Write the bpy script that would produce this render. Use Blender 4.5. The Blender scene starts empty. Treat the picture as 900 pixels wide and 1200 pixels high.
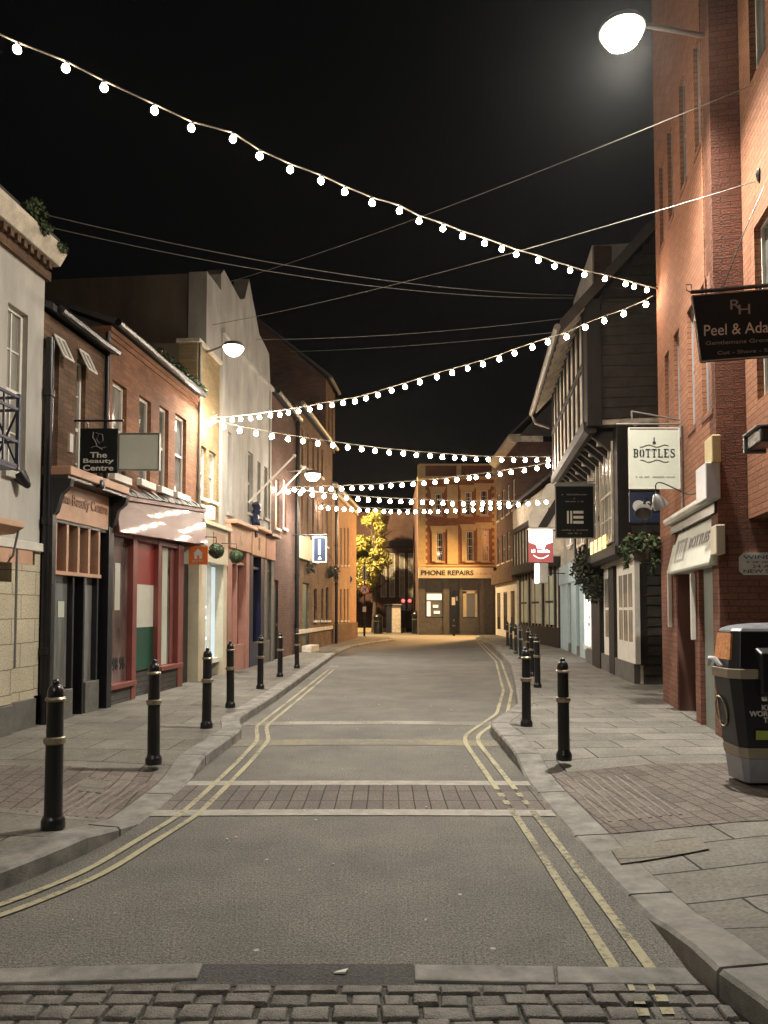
import bpy, math, random
from mathutils import Vector, Matrix
random.seed(7)
R = math.radians
sc = bpy.context.scene
col = sc.collection

# ------------------------------------------------------------------ camera
F = 867.0; PITCH = R(2.5); CAMZ = 1.6; SH = 77.0
cam = bpy.data.cameras.new('camera'); camo = bpy.data.objects.new('camera', cam); col.objects.link(camo)
camo.location = (0, 0, CAMZ); camo.rotation_euler = (R(90) + PITCH, 0, 0)
cam.sensor_fit = 'AUTO'; cam.sensor_width = 36.0; cam.lens = F / 1200 * 36.0
cam.shift_y = SH / 1200.0; cam.clip_start = 0.05; cam.clip_end = 600
sc.camera = camo

# ------------------------------------------------------------------ night sky
w = bpy.data.worlds.new("World"); sc.world = w; w.use_nodes = True
nt = w.node_tree; bg = nt.nodes['Background']
sky = nt.nodes.new('ShaderNodeTexSky'); sky.sky_type = 'NISHITA'; sky.sun_disc = False
sky.sun_elevation = R(-3.0); sky.sun_rotation = R(200)
hs = nt.nodes.new('ShaderNodeHueSaturation'); hs.inputs['Saturation'].default_value = 0.12
nt.links.new(sky.outputs[0], hs.inputs['Color']); nt.links.new(hs.outputs[0], bg.inputs[0])
bg.inputs[1].default_value = 0.03
sc.view_settings.view_transform = 'Standard'; sc.view_settings.look = 'None'
sc.view_settings.exposure = 0.42; sc.view_settings.gamma = 1.0
sc.render.engine = 'CYCLES'
cy = sc.cycles
cy.use_denoising = True; cy.max_bounces = 5; cy.diffuse_bounces = 3; cy.glossy_bounces = 3
cy.sample_clamp_indirect = 3.0; cy.use_light_tree = True; cy.caustics_reflective = False
LAMP = 1.0      # overall factor on the lamps

# ------------------------------------------------------------------ pixel -> world
cp, sp = math.cos(PITCH), math.sin(PITCH)
def ray(x, y):
    u = (x - 450) / F; v = (600 + SH - y) / F
    return Vector((u, cp - v * sp, sp + v * cp))
def G(x, y, z=0.0):
    d = ray(x, y); t = (z - CAMZ) / d.z
    return Vector((d.x * t, d.y * t, z))
def PY(x, y, Y):
    d = ray(x, y); t = Y / d.y
    return Vector((d.x * t, Y, CAMZ + d.z * t))
class Fac:
    """a vertical plane: e runs along it, n points to the street"""
    def __init__(s, o, e, n):
        s.o = Vector((o[0], o[1], 0)); s.e = Vector((e[0], e[1], 0)).normalized(); s.n = Vector((n[0], n[1], 0)).normalized()
    def pt(s, a, z, d=0.0):
        p = s.o + s.e * a + s.n * d; return Vector((p.x, p.y, z))
    def px(s, x, y, d=0.0):
        r = ray(x, y); c = Vector((0, 0, CAMZ)); o = s.o + s.n * d
        t = (Vector((o.x, o.y, 0)) - Vector((0, 0, 0))).dot(s.n) / r.dot(s.n)
        p = c + r * t
        return (Vector((p.x, p.y, 0)) - s.o).dot(s.e), p.z
    def sx(s, x, d=0.0): return s.px(x, 700, d)[0]
    def yrow(s, a, y, d=0.0):
        """height of pixel row y at distance a along the plane"""
        p = s.pt(a, 0, d); return PY(450, y, p.y).z
    def sub(s, d): return Fac((s.o + s.n * d)[:2], s.e[:2], s.n[:2])
def mkfac(a, b, side):   # plane X = a + bY ; side +1 street towards +X
    return Fac((a, 0), (b, 1), (side, -b * side))
def front(Y, X0=0.0): return Fac((X0, Y), (1, 0), (0, -1))

# ------------------------------------------------------------------ materials
MATS = {}
def _new(name):
    m = bpy.data.materials.new(name); m.use_nodes = True
    return m, m.node_tree, m.node_tree.nodes['Principled BSDF']
def N(t, kind, **kw):
    n = t.nodes.new(kind)
    for k, v in kw.items():
        if k in n.inputs: n.inputs[k].default_value = v
        else: setattr(n, k, v)
    return n
def pm(name, c, rough=0.6, metal=0.0, var=0.18, scale=3.0, bump=0.0, bscale=60, spec=0.5, streak=0.0, coat=0.0):
    m, t, b = _new(name)
    b.inputs['Roughness'].default_value = rough; b.inputs['Metallic'].default_value = metal
    b.inputs['Specular IOR Level'].default_value = spec
    if coat: b.inputs['Coat Weight'].default_value = coat; b.inputs['Coat Roughness'].default_value = 0.05
    tc = N(t, 'ShaderNodeTexCoord')
    n = N(t, 'ShaderNodeTexNoise', Scale=scale, Detail=6.0, Roughness=0.65)
    if streak:
        mp = N(t, 'ShaderNodeMapping'); mp.inputs['Scale'].default_value = (1, 1, streak)
        t.links.new(tc.outputs['Object'], mp.inputs[0]); t.links.new(mp.outputs[0], n.inputs['Vector'])
    else: t.links.new(tc.outputs['Object'], n.inputs['Vector'])
    r = N(t, 'ShaderNodeValToRGB'); r.color_ramp.elements[0].position = 0.3; r.color_ramp.elements[1].position = 0.7
    r.color_ramp.elements[0].color = (*[max(0, v * (1 - var)) for v in c], 1)
    r.color_ramp.elements[1].color = (*[min(1, v * (1 + var)) for v in c], 1)
    t.links.new(n.outputs['Fac'], r.inputs[0]); t.links.new(r.outputs[0], b.inputs['Base Color'])
    if bump:
        n2 = N(t, 'ShaderNodeTexNoise', Scale=bscale, Detail=4.0)
        t.links.new(tc.outputs['Object'], n2.inputs['Vector'])
        bp = N(t, 'ShaderNodeBump', Strength=bump, Distance=0.01)
        t.links.new(n2.outputs['Fac'], bp.inputs['Height']); t.links.new(bp.outputs[0], b.inputs['Normal'])
    MATS[name] = m; return m
def worn(name, c, under, thr=0.5, scale=26):
    m, t, b = _new(name); b.inputs['Roughness'].default_value = .8; b.inputs['Specular IOR Level'].default_value = .3
    g = N(t, 'ShaderNodeNewGeometry').outputs['Position']
    n = N(t, 'ShaderNodeTexNoise', Scale=scale, Detail=9.0, Roughness=0.75); t.links.new(g, n.inputs['Vector'])
    n2 = N(t, 'ShaderNodeTexNoise', Scale=1.3, Detail=4.0); t.links.new(g, n2.inputs['Vector'])
    ad = N(t, 'ShaderNodeMath', operation='MULTIPLY_ADD'); ad.inputs[1].default_value = .6; t.links.new(n2.outputs['Fac'], ad.inputs[0]); t.links.new(n.outputs['Fac'], ad.inputs[2])
    r = N(t, 'ShaderNodeValToRGB'); r.color_ramp.elements[0].position = thr + .22; r.color_ramp.elements[1].position = thr + .36
    r.color_ramp.elements[0].color = (*under, 1); r.color_ramp.elements[1].color = (*c, 1)
    t.links.new(ad.outputs[0], r.inputs[0]); t.links.new(r.outputs[0], b.inputs['Base Color'])
    bp = N(t, 'ShaderNodeBump', Strength=0.4, Distance=0.006); t.links.new(n.outputs['Fac'], bp.inputs['Height']); t.links.new(bp.outputs[0], b.inputs['Normal'])
    MATS[name] = m; return m
def brick(name, c1, c2, mortar, bw=0.225, rh=0.075, ms=0.006, rough=0.9, coord='UV', rot=0.0, bump=0.5, grime=0.35, off=0.5, gs=0.8, spec=0.3):
    m, t, b = _new(name)
    b.inputs['Roughness'].default_value = rough; b.inputs['Specular IOR Level'].default_value = spec
    if coord == 'UV': src = N(t, 'ShaderNodeTexCoord').outputs['UV']
    else: src = N(t, 'ShaderNodeNewGeometry').outputs['Position']
    if rot:
        mp = N(t, 'ShaderNodeMapping'); mp.inputs['Rotation'].default_value = (0, 0, rot)
        t.links.new(src, mp.inputs[0]); src = mp.outputs[0]
    # slightly wandering courses
    nw = N(t, 'ShaderNodeTexNoise', Scale=3.0, Detail=2.0); t.links.new(src, nw.inputs['Vector'])
    vm = N(t, 'ShaderNodeVectorMath', operation='SCALE'); vm.inputs['Scale'].default_value = min(0.02, rh * 0.12)
    t.links.new(nw.outputs['Color'], vm.inputs[0])
    va = N(t, 'ShaderNodeVectorMath', operation='ADD'); t.links.new(src, va.inputs[0]); t.links.new(vm.outputs[0], va.inputs[1])
    bt = N(t, 'ShaderNodeTexBrick'); bt.offset = off
    bt.inputs['Scale'].default_value = 1.0; bt.inputs['Brick Width'].default_value = bw; bt.inputs['Row Height'].default_value = rh
    bt.inputs['Mortar Size'].default_value = ms; bt.inputs['Mortar Smooth'].default_value = 0.2; bt.inputs['Bias'].default_value = 0.0
    bt.inputs['Color1'].default_value = (*c1, 1); bt.inputs['Color2'].default_value = (*c2, 1); bt.inputs['Mortar'].default_value = (*mortar, 1)
    t.links.new(va.outputs[0], bt.inputs['Vector'])
    n = N(t, 'ShaderNodeTexNoise', Scale=gs, Detail=8.0, Roughness=0.7); t.links.new(src, n.inputs['Vector'])
    r = N(t, 'ShaderNodeValToRGB'); r.color_ramp.elements[0].position = 0.3; r.color_ramp.elements[1].position = 0.72
    g = 1 - grime; r.color_ramp.elements[0].color = (g, g, g, 1); r.color_ramp.elements[1].color = (1.1, 1.1, 1.1, 1)
    t.links.new(n.outputs['Fac'], r.inputs[0])
    mx = N(t, 'ShaderNodeMixRGB', blend_type='MULTIPLY'); mx.inputs[0].default_value = 1.0
    t.links.new(bt.outputs['Color'], mx.inputs[1]); t.links.new(r.outputs[0], mx.inputs[2])
    n3 = N(t, 'ShaderNodeTexNoise', Scale=45.0, Detail=3.0); t.links.new(src, n3.inputs['Vector'])
    mx2 = N(t, 'ShaderNodeMixRGB', blend_type='OVERLAY'); mx2.inputs[0].default_value = 0.6
    t.links.new(mx.outputs[0], mx2.inputs[1]); t.links.new(n3.outputs['Fac'], mx2.inputs[2])
    t.links.new(mx2.outputs[0], b.inputs['Base Color'])
    inv = N(t, 'ShaderNodeMath', operation='MULTIPLY_ADD'); inv.inputs[1].default_value = -1.0; t.links.new(bt.outputs['Fac'], inv.inputs[0])
    t.links.new(n3.outputs['Fac'], inv.inputs[2])
    bp = N(t, 'ShaderNodeBump', Strength=bump, Distance=0.012); t.links.new(inv.outputs[0], bp.inputs['Height'])
    t.links.new(bp.outputs[0], b.inputs['Normal'])
    MATS[name] = m; return m
def emit(name, c, s, base=(0.8, 0.8, 0.8)):
    m, t, b = _new(name)
    b.inputs['Base Color'].default_value = (*base, 1); b.inputs['Emission Color'].default_value = (*c, 1)
    b.inputs['Emission Strength'].default_value = s; MATS[name] = m; return m
def asphalt(name, base, lo, hi, rough=0.8):
    m, t, b = _new(name)
    g = N(t, 'ShaderNodeNewGeometry').outputs['Position']
    v = N(t, 'ShaderNodeTexVoronoi', Scale=70.0); t.links.new(g, v.inputs['Vector'])
    n1 = N(t, 'ShaderNodeTexNoise', Scale=110.0, Detail=3.0, Roughness=0.8); t.links.new(g, n1.inputs['Vector'])
    n2 = N(t, 'ShaderNodeTexNoise', Scale=0.9, Detail=10.0, Roughness=0.72); t.links.new(g, n2.inputs['Vector'])
    n4 = N(t, 'ShaderNodeTexNoise', Scale=56.0, Detail=5.0, Roughness=0.9); t.links.new(g, n4.inputs['Vector'])
    r = N(t, 'ShaderNodeValToRGB'); r.color_ramp.elements[0].position = 0.40; r.color_ramp.elements[1].position = 0.62
    r.color_ramp.elements[0].color = (*lo, 1); r.color_ramp.elements[1].color = (*hi, 1)
    av = N(t, 'ShaderNodeMath', operation='ADD'); t.links.new(n1.outputs['Fac'], av.inputs[0]); t.links.new(n4.outputs['Fac'], av.inputs[1])
    hv = N(t, 'ShaderNodeMath', operation='MULTIPLY'); hv.inputs[1].default_value = 0.5; t.links.new(av.outputs[0], hv.inputs[0])
    t.links.new(hv.outputs[0], r.inputs[0])
    r2 = N(t, 'ShaderNodeValToRGB'); r2.color_ramp.elements[0].position = 0.3; r2.color_ramp.elements[1].position = 0.7
    r2.color_ramp.elements[0].color = (0.58, 0.58, 0.60, 1); r2.color_ramp.elements[1].color = (1.15, 1.13, 1.08, 1)
    t.links.new(n2.outputs['Fac'], r2.inputs[0])
    mx = N(t, 'ShaderNodeMixRGB', blend_type='MULTIPLY'); mx.inputs[0].default_value = 1
    t.links.new(r.outputs[0], mx.inputs[1]); t.links.new(r2.outputs[0], mx.inputs[2])
    # chewing gum spots
    v2 = N(t, 'ShaderNodeTexVoronoi', Scale=2.6); t.links.new(g, v2.inputs['Vector'])
    lt = N(t, 'ShaderNodeMath', operation='LESS_THAN'); lt.inputs[1].default_value = 0.035; t.links.new(v2.outputs['Distance'], lt.inputs[0])
    mx3 = N(t, 'ShaderNodeMixRGB'); mx3.inputs[2].default_value = (0.30, 0.29, 0.27, 1)
    t.links.new(lt.outputs[0], mx3.inputs[0]); t.links.new(mx.outputs[0], mx3.inputs[1])
    t.links.new(mx3.outputs[0], b.inputs['Base Color'])
    b.inputs['Roughness'].default_value = rough; b.inputs['Specular IOR Level'].default_value = 0.35
    bp = N(t, 'ShaderNodeBump', Strength=0.5, Distance=0.006)
    ad = N(t, 'ShaderNodeMath', operation='ADD'); t.links.new(v.outputs['Distance'], ad.inputs[0]); t.links.new(n1.outputs['Fac'], ad.inputs[1])
    t.links.new(ad.outputs[0], bp.inputs['Height']); t.links.new(bp.outputs[0], b.inputs['Normal'])
    MATS[name] = m; return m

asphalt('asphalt', None, (0.014, 0.0135, 0.012), (0.265, 0.25, 0.222))
asphalt('asphalt_patch', None, (0.02, 0.02, 0.02), (0.10, 0.098, 0.092))
brick('slabs', (0.17, 0.16, 0.14), (0.225, 0.21, 0.185), (0.035, 0.033, 0.03), bw=0.86, rh=0.44, ms=0.009, coord='P', bump=0.35, grime=0.4, gs=1.6, rot=R(-3))
brick('slabs_left', (0.155, 0.143, 0.12), (0.20, 0.185, 0.157), (0.05, 0.045, 0.038), bw=0.9, rh=0.6, ms=0.008, coord='P', bump=0.35, grime=0.45, gs=1.6, rot=R(3))
brick('block_paving', (0.135, 0.115, 0.10), (0.185, 0.155, 0.135), (0.055, 0.048, 0.042), bw=0.26, rh=0.13, ms=0.006, coord='P', bump=0.5, grime=0.4, rot=R(84))
brick('block_road', (0.115, 0.10, 0.09), (0.16, 0.14, 0.125), (0.035, 0.03, 0.027), bw=0.33, rh=0.13, ms=0.006, coord='P', bump=0.5, grime=0.35, rot=R(90), off=0.0)
pm('granite', (0.17, 0.16, 0.142), 0.75, var=0.5, scale=5, bump=0.5, bscale=140)
brick('cover_slab', (0.175, 0.16, 0.135), (0.20, 0.18, 0.15), (0.07, 0.065, 0.055), bw=1.2, rh=0.28, ms=0.008, coord='P', grime=0.4)
pm('granite_pale', (0.25, 0.235, 0.20), 0.7, var=0.3, scale=9, bump=0.5, bscale=140)
pm('tactile', (0.165, 0.142, 0.125), 0.85, var=0.3, scale=12, bump=0.4)
pm('sett', (0.115, 0.104, 0.09), 0.65, var=0.5, scale=14, bump=0.9, bscale=110)
worn('yellow_line', (0.33, 0.30, 0.195), (0.13, 0.12, 0.095), .45)
worn('white_worn', (0.26, 0.25, 0.21), (0.13, 0.12, 0.10), .52)
worn('yellow_lit_band', (0.20, 0.175, 0.115), (0.13, 0.12, 0.10), .52, 14)  # worn road band, its yellow light put into the colour
brick('brick_orange', (0.34, 0.145, 0.075), (0.27, 0.11, 0.058), (0.13, 0.075, 0.05), ms=0.007, grime=0.25)
brick('brick_red', (0.27, 0.115, 0.075), (0.21, 0.09, 0.06), (0.11, 0.07, 0.055), grime=0.4, bump=0.6)
brick('brick_terracotta', (0.36, 0.165, 0.085), (0.24, 0.11, 0.065), (0.22, 0.15, 0.10), grime=0.5, bump=0.7)
brick('brick_brown', (0.21, 0.125, 0.075), (0.14, 0.085, 0.055), (0.13, 0.09, 0.065), grime=0.55, bump=0.7)
brick('brick_dark', (0.155, 0.085, 0.062), (0.105, 0.062, 0.05), (0.09, 0.06, 0.05), grime=0.5)
brick('brick_yellow', (0.38, 0.28, 0.14), (0.30, 0.215, 0.11), (0.24, 0.19, 0.12), grime=0.4)
brick('brick_warm', (0.44, 0.27, 0.15), (0.36, 0.21, 0.12), (0.32, 0.22, 0.14), grime=0.3)
brick('stone_block', (0.50, 0.45, 0.33), (0.46, 0.41, 0.30), (0.16, 0.14, 0.10), bw=0.62, rh=0.30, ms=0.006, grime=0.25, bump=0.3)
brick('riser_brick', (0.12, 0.115, 0.11), (0.09, 0.085, 0.08), (0.05, 0.05, 0.05), bw=0.3, rh=0.09, grime=0.3)
pm('render_white', (0.44, 0.425, 0.38), 0.85, var=0.26, scale=1.8, bump=0.3, bscale=70, streak=0.25)
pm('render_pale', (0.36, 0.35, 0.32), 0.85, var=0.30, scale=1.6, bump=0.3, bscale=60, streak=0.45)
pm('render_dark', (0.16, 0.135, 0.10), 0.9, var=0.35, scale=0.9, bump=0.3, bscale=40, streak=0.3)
pm('plaster_old', (0.58, 0.52, 0.42), 0.85, var=0.35, scale=5, bump=0.5, bscale=50)
pm('timber_dark', (0.015, 0.012, 0.010), 0.65, var=0.5, scale=9, bump=0.6, bscale=60, streak=0.15)
pm('board_dark', (0.032, 0.026, 0.020), 0.7, var=0.55, scale=4, bump=0.7, bscale=50)
pm('slate', (0.055, 0.05, 0.048), 0.8, var=0.4, scale=5, bump=0.6, bscale=30)
pm('stucco_yellow', (0.52, 0.41, 0.22), 0.85, var=0.15, scale=3, bump=0.2)
pm('stucco_white', (0.60, 0.57, 0.50), 0.8, var=0.15, scale=3, bump=0.2)
pm('black_paint', (0.012, 0.012, 0.014), 0.32, var=0.3, scale=4, bump=0.12, bscale=80)
pm('black_iron', (0.010, 0.010, 0.011), 0.28, var=0.4, scale=5, bump=0.2, bscale=90)
pm('grey_paint', (0.11, 0.105, 0.095), 0.6, var=0.3, scale=6)
pm('brass', (0.33, 0.28, 0.20), 0.38, 0.75, var=0.3, scale=20)
pm('navy', (0.015, 0.02, 0.055), 0.4, var=0.3)
pm('cream_paint', (0.58, 0.52, 0.38), 0.6, var=0.12)
pm('white_paint', (0.70, 0.67, 0.60), 0.55, var=0.1, scale=5)
pm('copper_paint', (0.46, 0.27, 0.175), 0.5, var=0.15, scale=5)
pm('copper_letter', (0.20, 0.10, 0.06), 0.5, var=0.15)
pm('maroon_gloss', (0.12, 0.05, 0.042), 0.4, var=0.12, scale=2, spec=0.4, coat=.55, bump=0.28, bscale=1.8)
pm('maroon_paint', (0.19, 0.055, 0.045), 0.45, var=0.15)
pm('maroon_brown', (0.13, 0.055, 0.04), 0.6, var=0.3, scale=3, streak=.3)
pm('maroon_glass', (0.15, 0.10, 0.09), 0.12, var=0.7, scale=3.0, spec=0.9, streak=0.3)  # bright streaks in the colour stand in for reflections
pm('red_panel', (0.26, 0.03, 0.022), 0.5, var=0.08)
pm('green_panel', (0.006, 0.06, 0.035), 0.5, var=0.08)
pm('pale_panel', (0.56, 0.56, 0.49), 0.5, var=0.06)
pm('pink_paint', (0.38, 0.19, 0.15), 0.55, var=0.15)
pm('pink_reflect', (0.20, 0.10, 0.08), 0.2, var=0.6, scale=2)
pm('teal_door', (0.02, 0.075, 0.072), 0.5, var=0.2)
pm('teal_dark', (0.014, 0.030, 0.032), 0.5, var=0.2)
pm('pale_blue', (0.34, 0.46, 0.50), 0.6, var=0.1)
pm('sage', (0.42, 0.45, 0.35), 0.6, var=0.12)
pm('sage_grey', (0.17, 0.19, 0.165), 0.6, var=0.12)
pm('orange_sign', (0.62, 0.14, 0.02), 0.5, var=0.06)
pm('sign_black', (0.004, 0.0055, 0.0055), 0.8, var=0.2, spec=.25)
pm('sign_pale', (0.50, 0.52, 0.44), 0.55, var=0.08)
pm('sign_blue', (0.016, 0.028, 0.065), 0.5, var=0.1)
pm('letter_pale', (0.55, 0.53, 0.48), 0.6, var=0.05)
pm('letter_dim', (0.22, 0.21, 0.20), 0.6, var=0.1)
pm('letter_dark', (0.02, 0.02, 0.025), 0.6, var=0.05)
pm('glass_dark', (0.022, 0.023, 0.025), 0.06, var=0.5, scale=1.2, spec=0.9)
pm('glass_curtain', (0.26, 0.25, 0.22), 0.18, var=0.55, scale=5, streak=0.1, spec=0.8)
pm('glass_dim', (0.12, 0.12, 0.11), 0.10, var=0.6, scale=2.0, spec=0.8)
pm('glass_reflect_streak', (0.15, 0.15, 0.14), 0.12, var=0.75, scale=3.5, streak=0.12, spec=0.9)  # vertical street reflections put into the pane colour
emit('shop_soft', (0.75, 0.92, 1.0), 0.45, (0.35, 0.45, 0.5))
pm('interior', (0.20, 0.19, 0.16), 0.7, var=0.5, scale=4)
pm('metal_grey', (0.30, 0.30, 0.29), 0.35, 0.7, var=0.15)
pm('plastic_grey', (0.27, 0.27, 0.29), 0.5, var=0.15)
pm('plastic_pale', (0.46, 0.46, 0.48), 0.4, var=0.1)
pm('bin_black', (0.010, 0.010, 0.013), 0.42, var=0.2)
pm('bin_lid', (0.16, 0.16, 0.18), 0.4, var=0.4, scale=6)
pm('bin_tan', (0.30, 0.25, 0.19), 0.6, var=0.12)
pm('bin_label', (0.30, 0.36, 0.07), 0.5, var=0.05)
pm('leaf_green', (0.055, 0.085, 0.03), 0.6, var=0.45, scale=6)
pm('leaf_lit_yellow', (0.24, 0.22, 0.045), 0.6, var=0.45, scale=2)  # yellow of the sodium light put into the leaf colour
pm('leaf_dull', (0.06, 0.065, 0.04), 0.7, var=0.4, scale=6)
pm('bark', (0.06, 0.045, 0.035), 0.9, var=0.3, bump=0.5)
pm('wire_grey', (0.22, 0.21, 0.19), 0.6, var=0.1)
pm('wire_black', (0.03, 0.03, 0.03), 0.6)
pm('wire_light', (0.16, 0.14, 0.11), 0.5, var=0.1)
pm('orange_notice', (0.60, 0.24, 0.08), 0.5, var=0.4, scale=30)
pm('grass', (0.10, 0.09, 0.03), 0.9, var=0.3)
pm('road_sign_red', (0.5, 0.03, 0.03), 0.5)
pm('road_sign_white', (0.6, 0.5, 0.5), 0.5)
emit('bulb_glow', (1.0, 0.82, 0.64), 112.0)
emit('lamp_glow', (1.0, 0.97, 0.80), 30.0)
emit('sodium_glow', (1.0, 0.55, 0.16), 20.0)
emit('white_glow', (0.95, 0.97, 1.0), 5.0)
emit('sign_glow', (1.0, 0.92, 0.90), 2.6)
emit('shop_glow', (0.72, 0.92, 1.0), 1.8)
emit('amber_glow', (1.0, 0.70, 0.15), 0.9)
emit('red_glow', (1.0, 0.05, 0.05), 3.5)
emit('purple_glow', (0.55, 0.25, 1.0), 6.0)
emit('warm_window', (1.0, 0.82, 0.5), 0.9)
emit('warm_dim', (1.0, .8, .5), .06, (.08, .07, .06))
emit('dim_red_sign', (0.62, 0.17, 0.15), 0.34, (0.25, 0.05, 0.05))
emit('yellow_lit', (1.0, 0.75, 0.25), 0.9)

# ------------------------------------------------------------------ mesh helpers
class MB:
    def __init__(s): s.v = []; s.f = []; s.sm = False
    def face(s, pts):
        i = len(s.v); s.v += [Vector(p) for p in pts]; s.f.append(tuple(range(i, i + len(pts))))
    def hexa(s, p):   # p: 8 points, bottom 4 ccw then top 4
        i = len(s.v); s.v += [Vector(q) for q in p]
        for a in ((3, 2, 1, 0), (4, 5, 6, 7), (0, 1, 5, 4), (1, 2, 6, 5), (2, 3, 7, 6), (3, 0, 4, 7)):
            s.f.append(tuple(i + k for k in a))
        return s
    def box(s, x0, x1, y0, y1, z0, z1):
        return s.hexa([(x0, y0, z0), (x1, y0, z0), (x1, y1, z0), (x0, y1, z0), (x0, y0, z1), (x1, y0, z1), (x1, y1, z1), (x0, y1, z1)])
    def fb(s, f, a0, a1, z0, z1, d0, d1, z0b=None, z1b=None):
        """box in facade space; z0b/z1b = heights at the a1 end"""
        z0b = z0 if z0b is None else z0b; z1b = z1 if z1b is None else z1b
        P = [f.pt(a0, z0, d0), f.pt(a1, z0b, d0), f.pt(a1, z0b, d1), f.pt(a0, z0, d1), f.pt(a0, z1, d0), f.pt(a1, z1b, d0), f.pt(a1, z1b, d1), f.pt(a0, z1, d1)]
        return s.hexa(P)
    def prism(s, f, prof, a0, a1):
        """profile [(d, z)] swept along the facade"""
        n = len(prof); i = len(s.v)
        for a in (a0, a1): s.v += [f.pt(a, z, d) for d, z in prof]
        for k in range(n): s.f.append((i + k, i + (k + 1) % n, i + n + (k + 1) % n, i + n + k))
        s.f.append(tuple(i + k for k in range(n))[::-1]); s.f.append(tuple(i + n + k for k in range(n)))
        return s
    def poly(s, f, pts, d0, d1):
        """outline [(a,z)] on the facade given a thickness d0..d1"""
        n = len(pts); i = len(s.v)
        for d in (d0, d1): s.v += [f.pt(a, z, d) for a, z in pts]
        for k in range(n): s.f.append((i + k, i + (k + 1) % n, i + n + (k + 1) % n, i + n + k))
        s.f.append(tuple(i + k for k in range(n))[::-1]); s.f.append(tuple(i + n + k for k in range(n)))
        return s
    def tube(s, pts, r, seg=8, r1=None):
        pts = [Vector(p) for p in pts]; n = len(pts); base = len(s.v); s.sm = True
        for k, p in enumerate(pts):
            t = (pts[min(k + 1, n - 1)] - pts[max(k - 1, 0)]).normalized()
            a = Vector((0, 0, 1)) if abs(t.z) < 0.9 else Vector((1, 0, 0))
            u = t.cross(a).normalized(); v = t.cross(u)
            rr = r if r1 is None else r + (r1 - r) * k / (n - 1)
            for j in range(seg):
                q = 2 * math.pi * j / seg; s.v.append(p + (u * math.cos(q) + v * math.sin(q)) * rr)
        for k in range(n - 1):
            for j in range(seg):
                a = base + k * seg + j; b = base + k * seg + (j + 1) % seg
                s.f.append((a, b, b + seg, a + seg))
        s.f.append(tuple(base + j for j in range(seg))[::-1]); s.f.append(tuple(base + (n - 1) * seg + j for j in range(seg)))
        return s
    def lathe(s, prof, c=(0, 0, 0), seg=20, M=None):
        base = len(s.v); c = Vector(c); s.sm = True
        for r, z in prof:
            for j in range(seg):
                q = 2 * math.pi * j / seg; p = Vector((r * math.cos(q), r * math.sin(q), z))
                if M: p = M @ p
                s.v.append(p + c)
        n = len(prof)
        for k in range(n - 1):
            for j in range(seg):
                a = base + k * seg + j; b = base + k * seg + (j + 1) % seg
                s.f.append((a, b, b + seg, a + seg))
        s.f.append(tuple(base + j for j in range(seg))[::-1]); s.f.append(tuple(base + (n - 1) * seg + j for j in range(seg)))
        return s
    def build(s, name, mat, parent=None, bevel=0.0, loc=None):
        me = bpy.data.meshes.new(name)
        off = Vector((0, 0, 0))
        if parent: off = WORLD[parent.name]
        elif loc is not None: off = Vector(loc)
        me.from_pydata([v - off for v in s.v], [], s.f)
        uv = me.uv_layers.new(name='UVMap')
        up = Vector((0, 0, 1))
        for p in me.polygons:
            nn = p.normal
            if abs(nn.z) > 0.8: tu, tv = Vector((1, 0, 0)), Vector((0, 1, 0))
            else: tu = up.cross(nn).normalized(); tv = up
            for li in p.loop_indices:
                co = me.vertices[me.loops[li].vertex_index].co + off
                uv.data[li].uv = (co.dot(tu), co.dot(tv))
            if s.sm: p.use_smooth = True
        me.materials.append(MATS[mat])
        o = bpy.data.objects.new(name, me); col.objects.link(o)
        if s.sm:
            try: me.set_sharp_from_angle(angle=R(40))
            except Exception: pass
        if parent: o.parent = parent; WORLD[o.name] = off
        else: o.location = off; WORLD[o.name] = off
        if bevel:
            b = o.modifiers.new('bevel', 'BEVEL'); b.width = bevel; b.segments = 2; b.limit_method = 'ANGLE'
        return o
    def each(s, name, mat, parent, bevel=0.0):
        """one object per loose piece"""
        par = list(range(len(s.v)))
        def find(a):
            while par[a] != a: par[a] = par[par[a]]; a = par[a]
            return a
        for f in s.f:
            for k in f[1:]: par[find(k)] = find(f[0])
        groups = {}
        for f in s.f: groups.setdefault(find(f[0]), []).append(f)
        out = []
        for fs in groups.values():
            m = MB(); m.sm = s.sm; mp = {}
            for f in fs:
                for k in f:
                    if k not in mp: mp[k] = len(m.v); m.v.append(s.v[k])
                m.f.append(tuple(mp[k] for k in f))
            out.append(m.build(name, mat, parent, bevel))
        return out
WORLD = {}
def tag(o, label=None, cat=None, group=None, kind=None):
    if label: o['label'] = label
    if cat: o['category'] = cat
    if group: o['group'] = group
    if kind: o['kind'] = kind
    return o
def thing(name, loc, label, cat, group=None):
    o = bpy.data.objects.new(name, None); col.objects.link(o); o.location = loc; o.empty_display_size = 0.2
    WORLD[o.name] = Vector(loc); return tag(o, label, cat, group)
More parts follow.
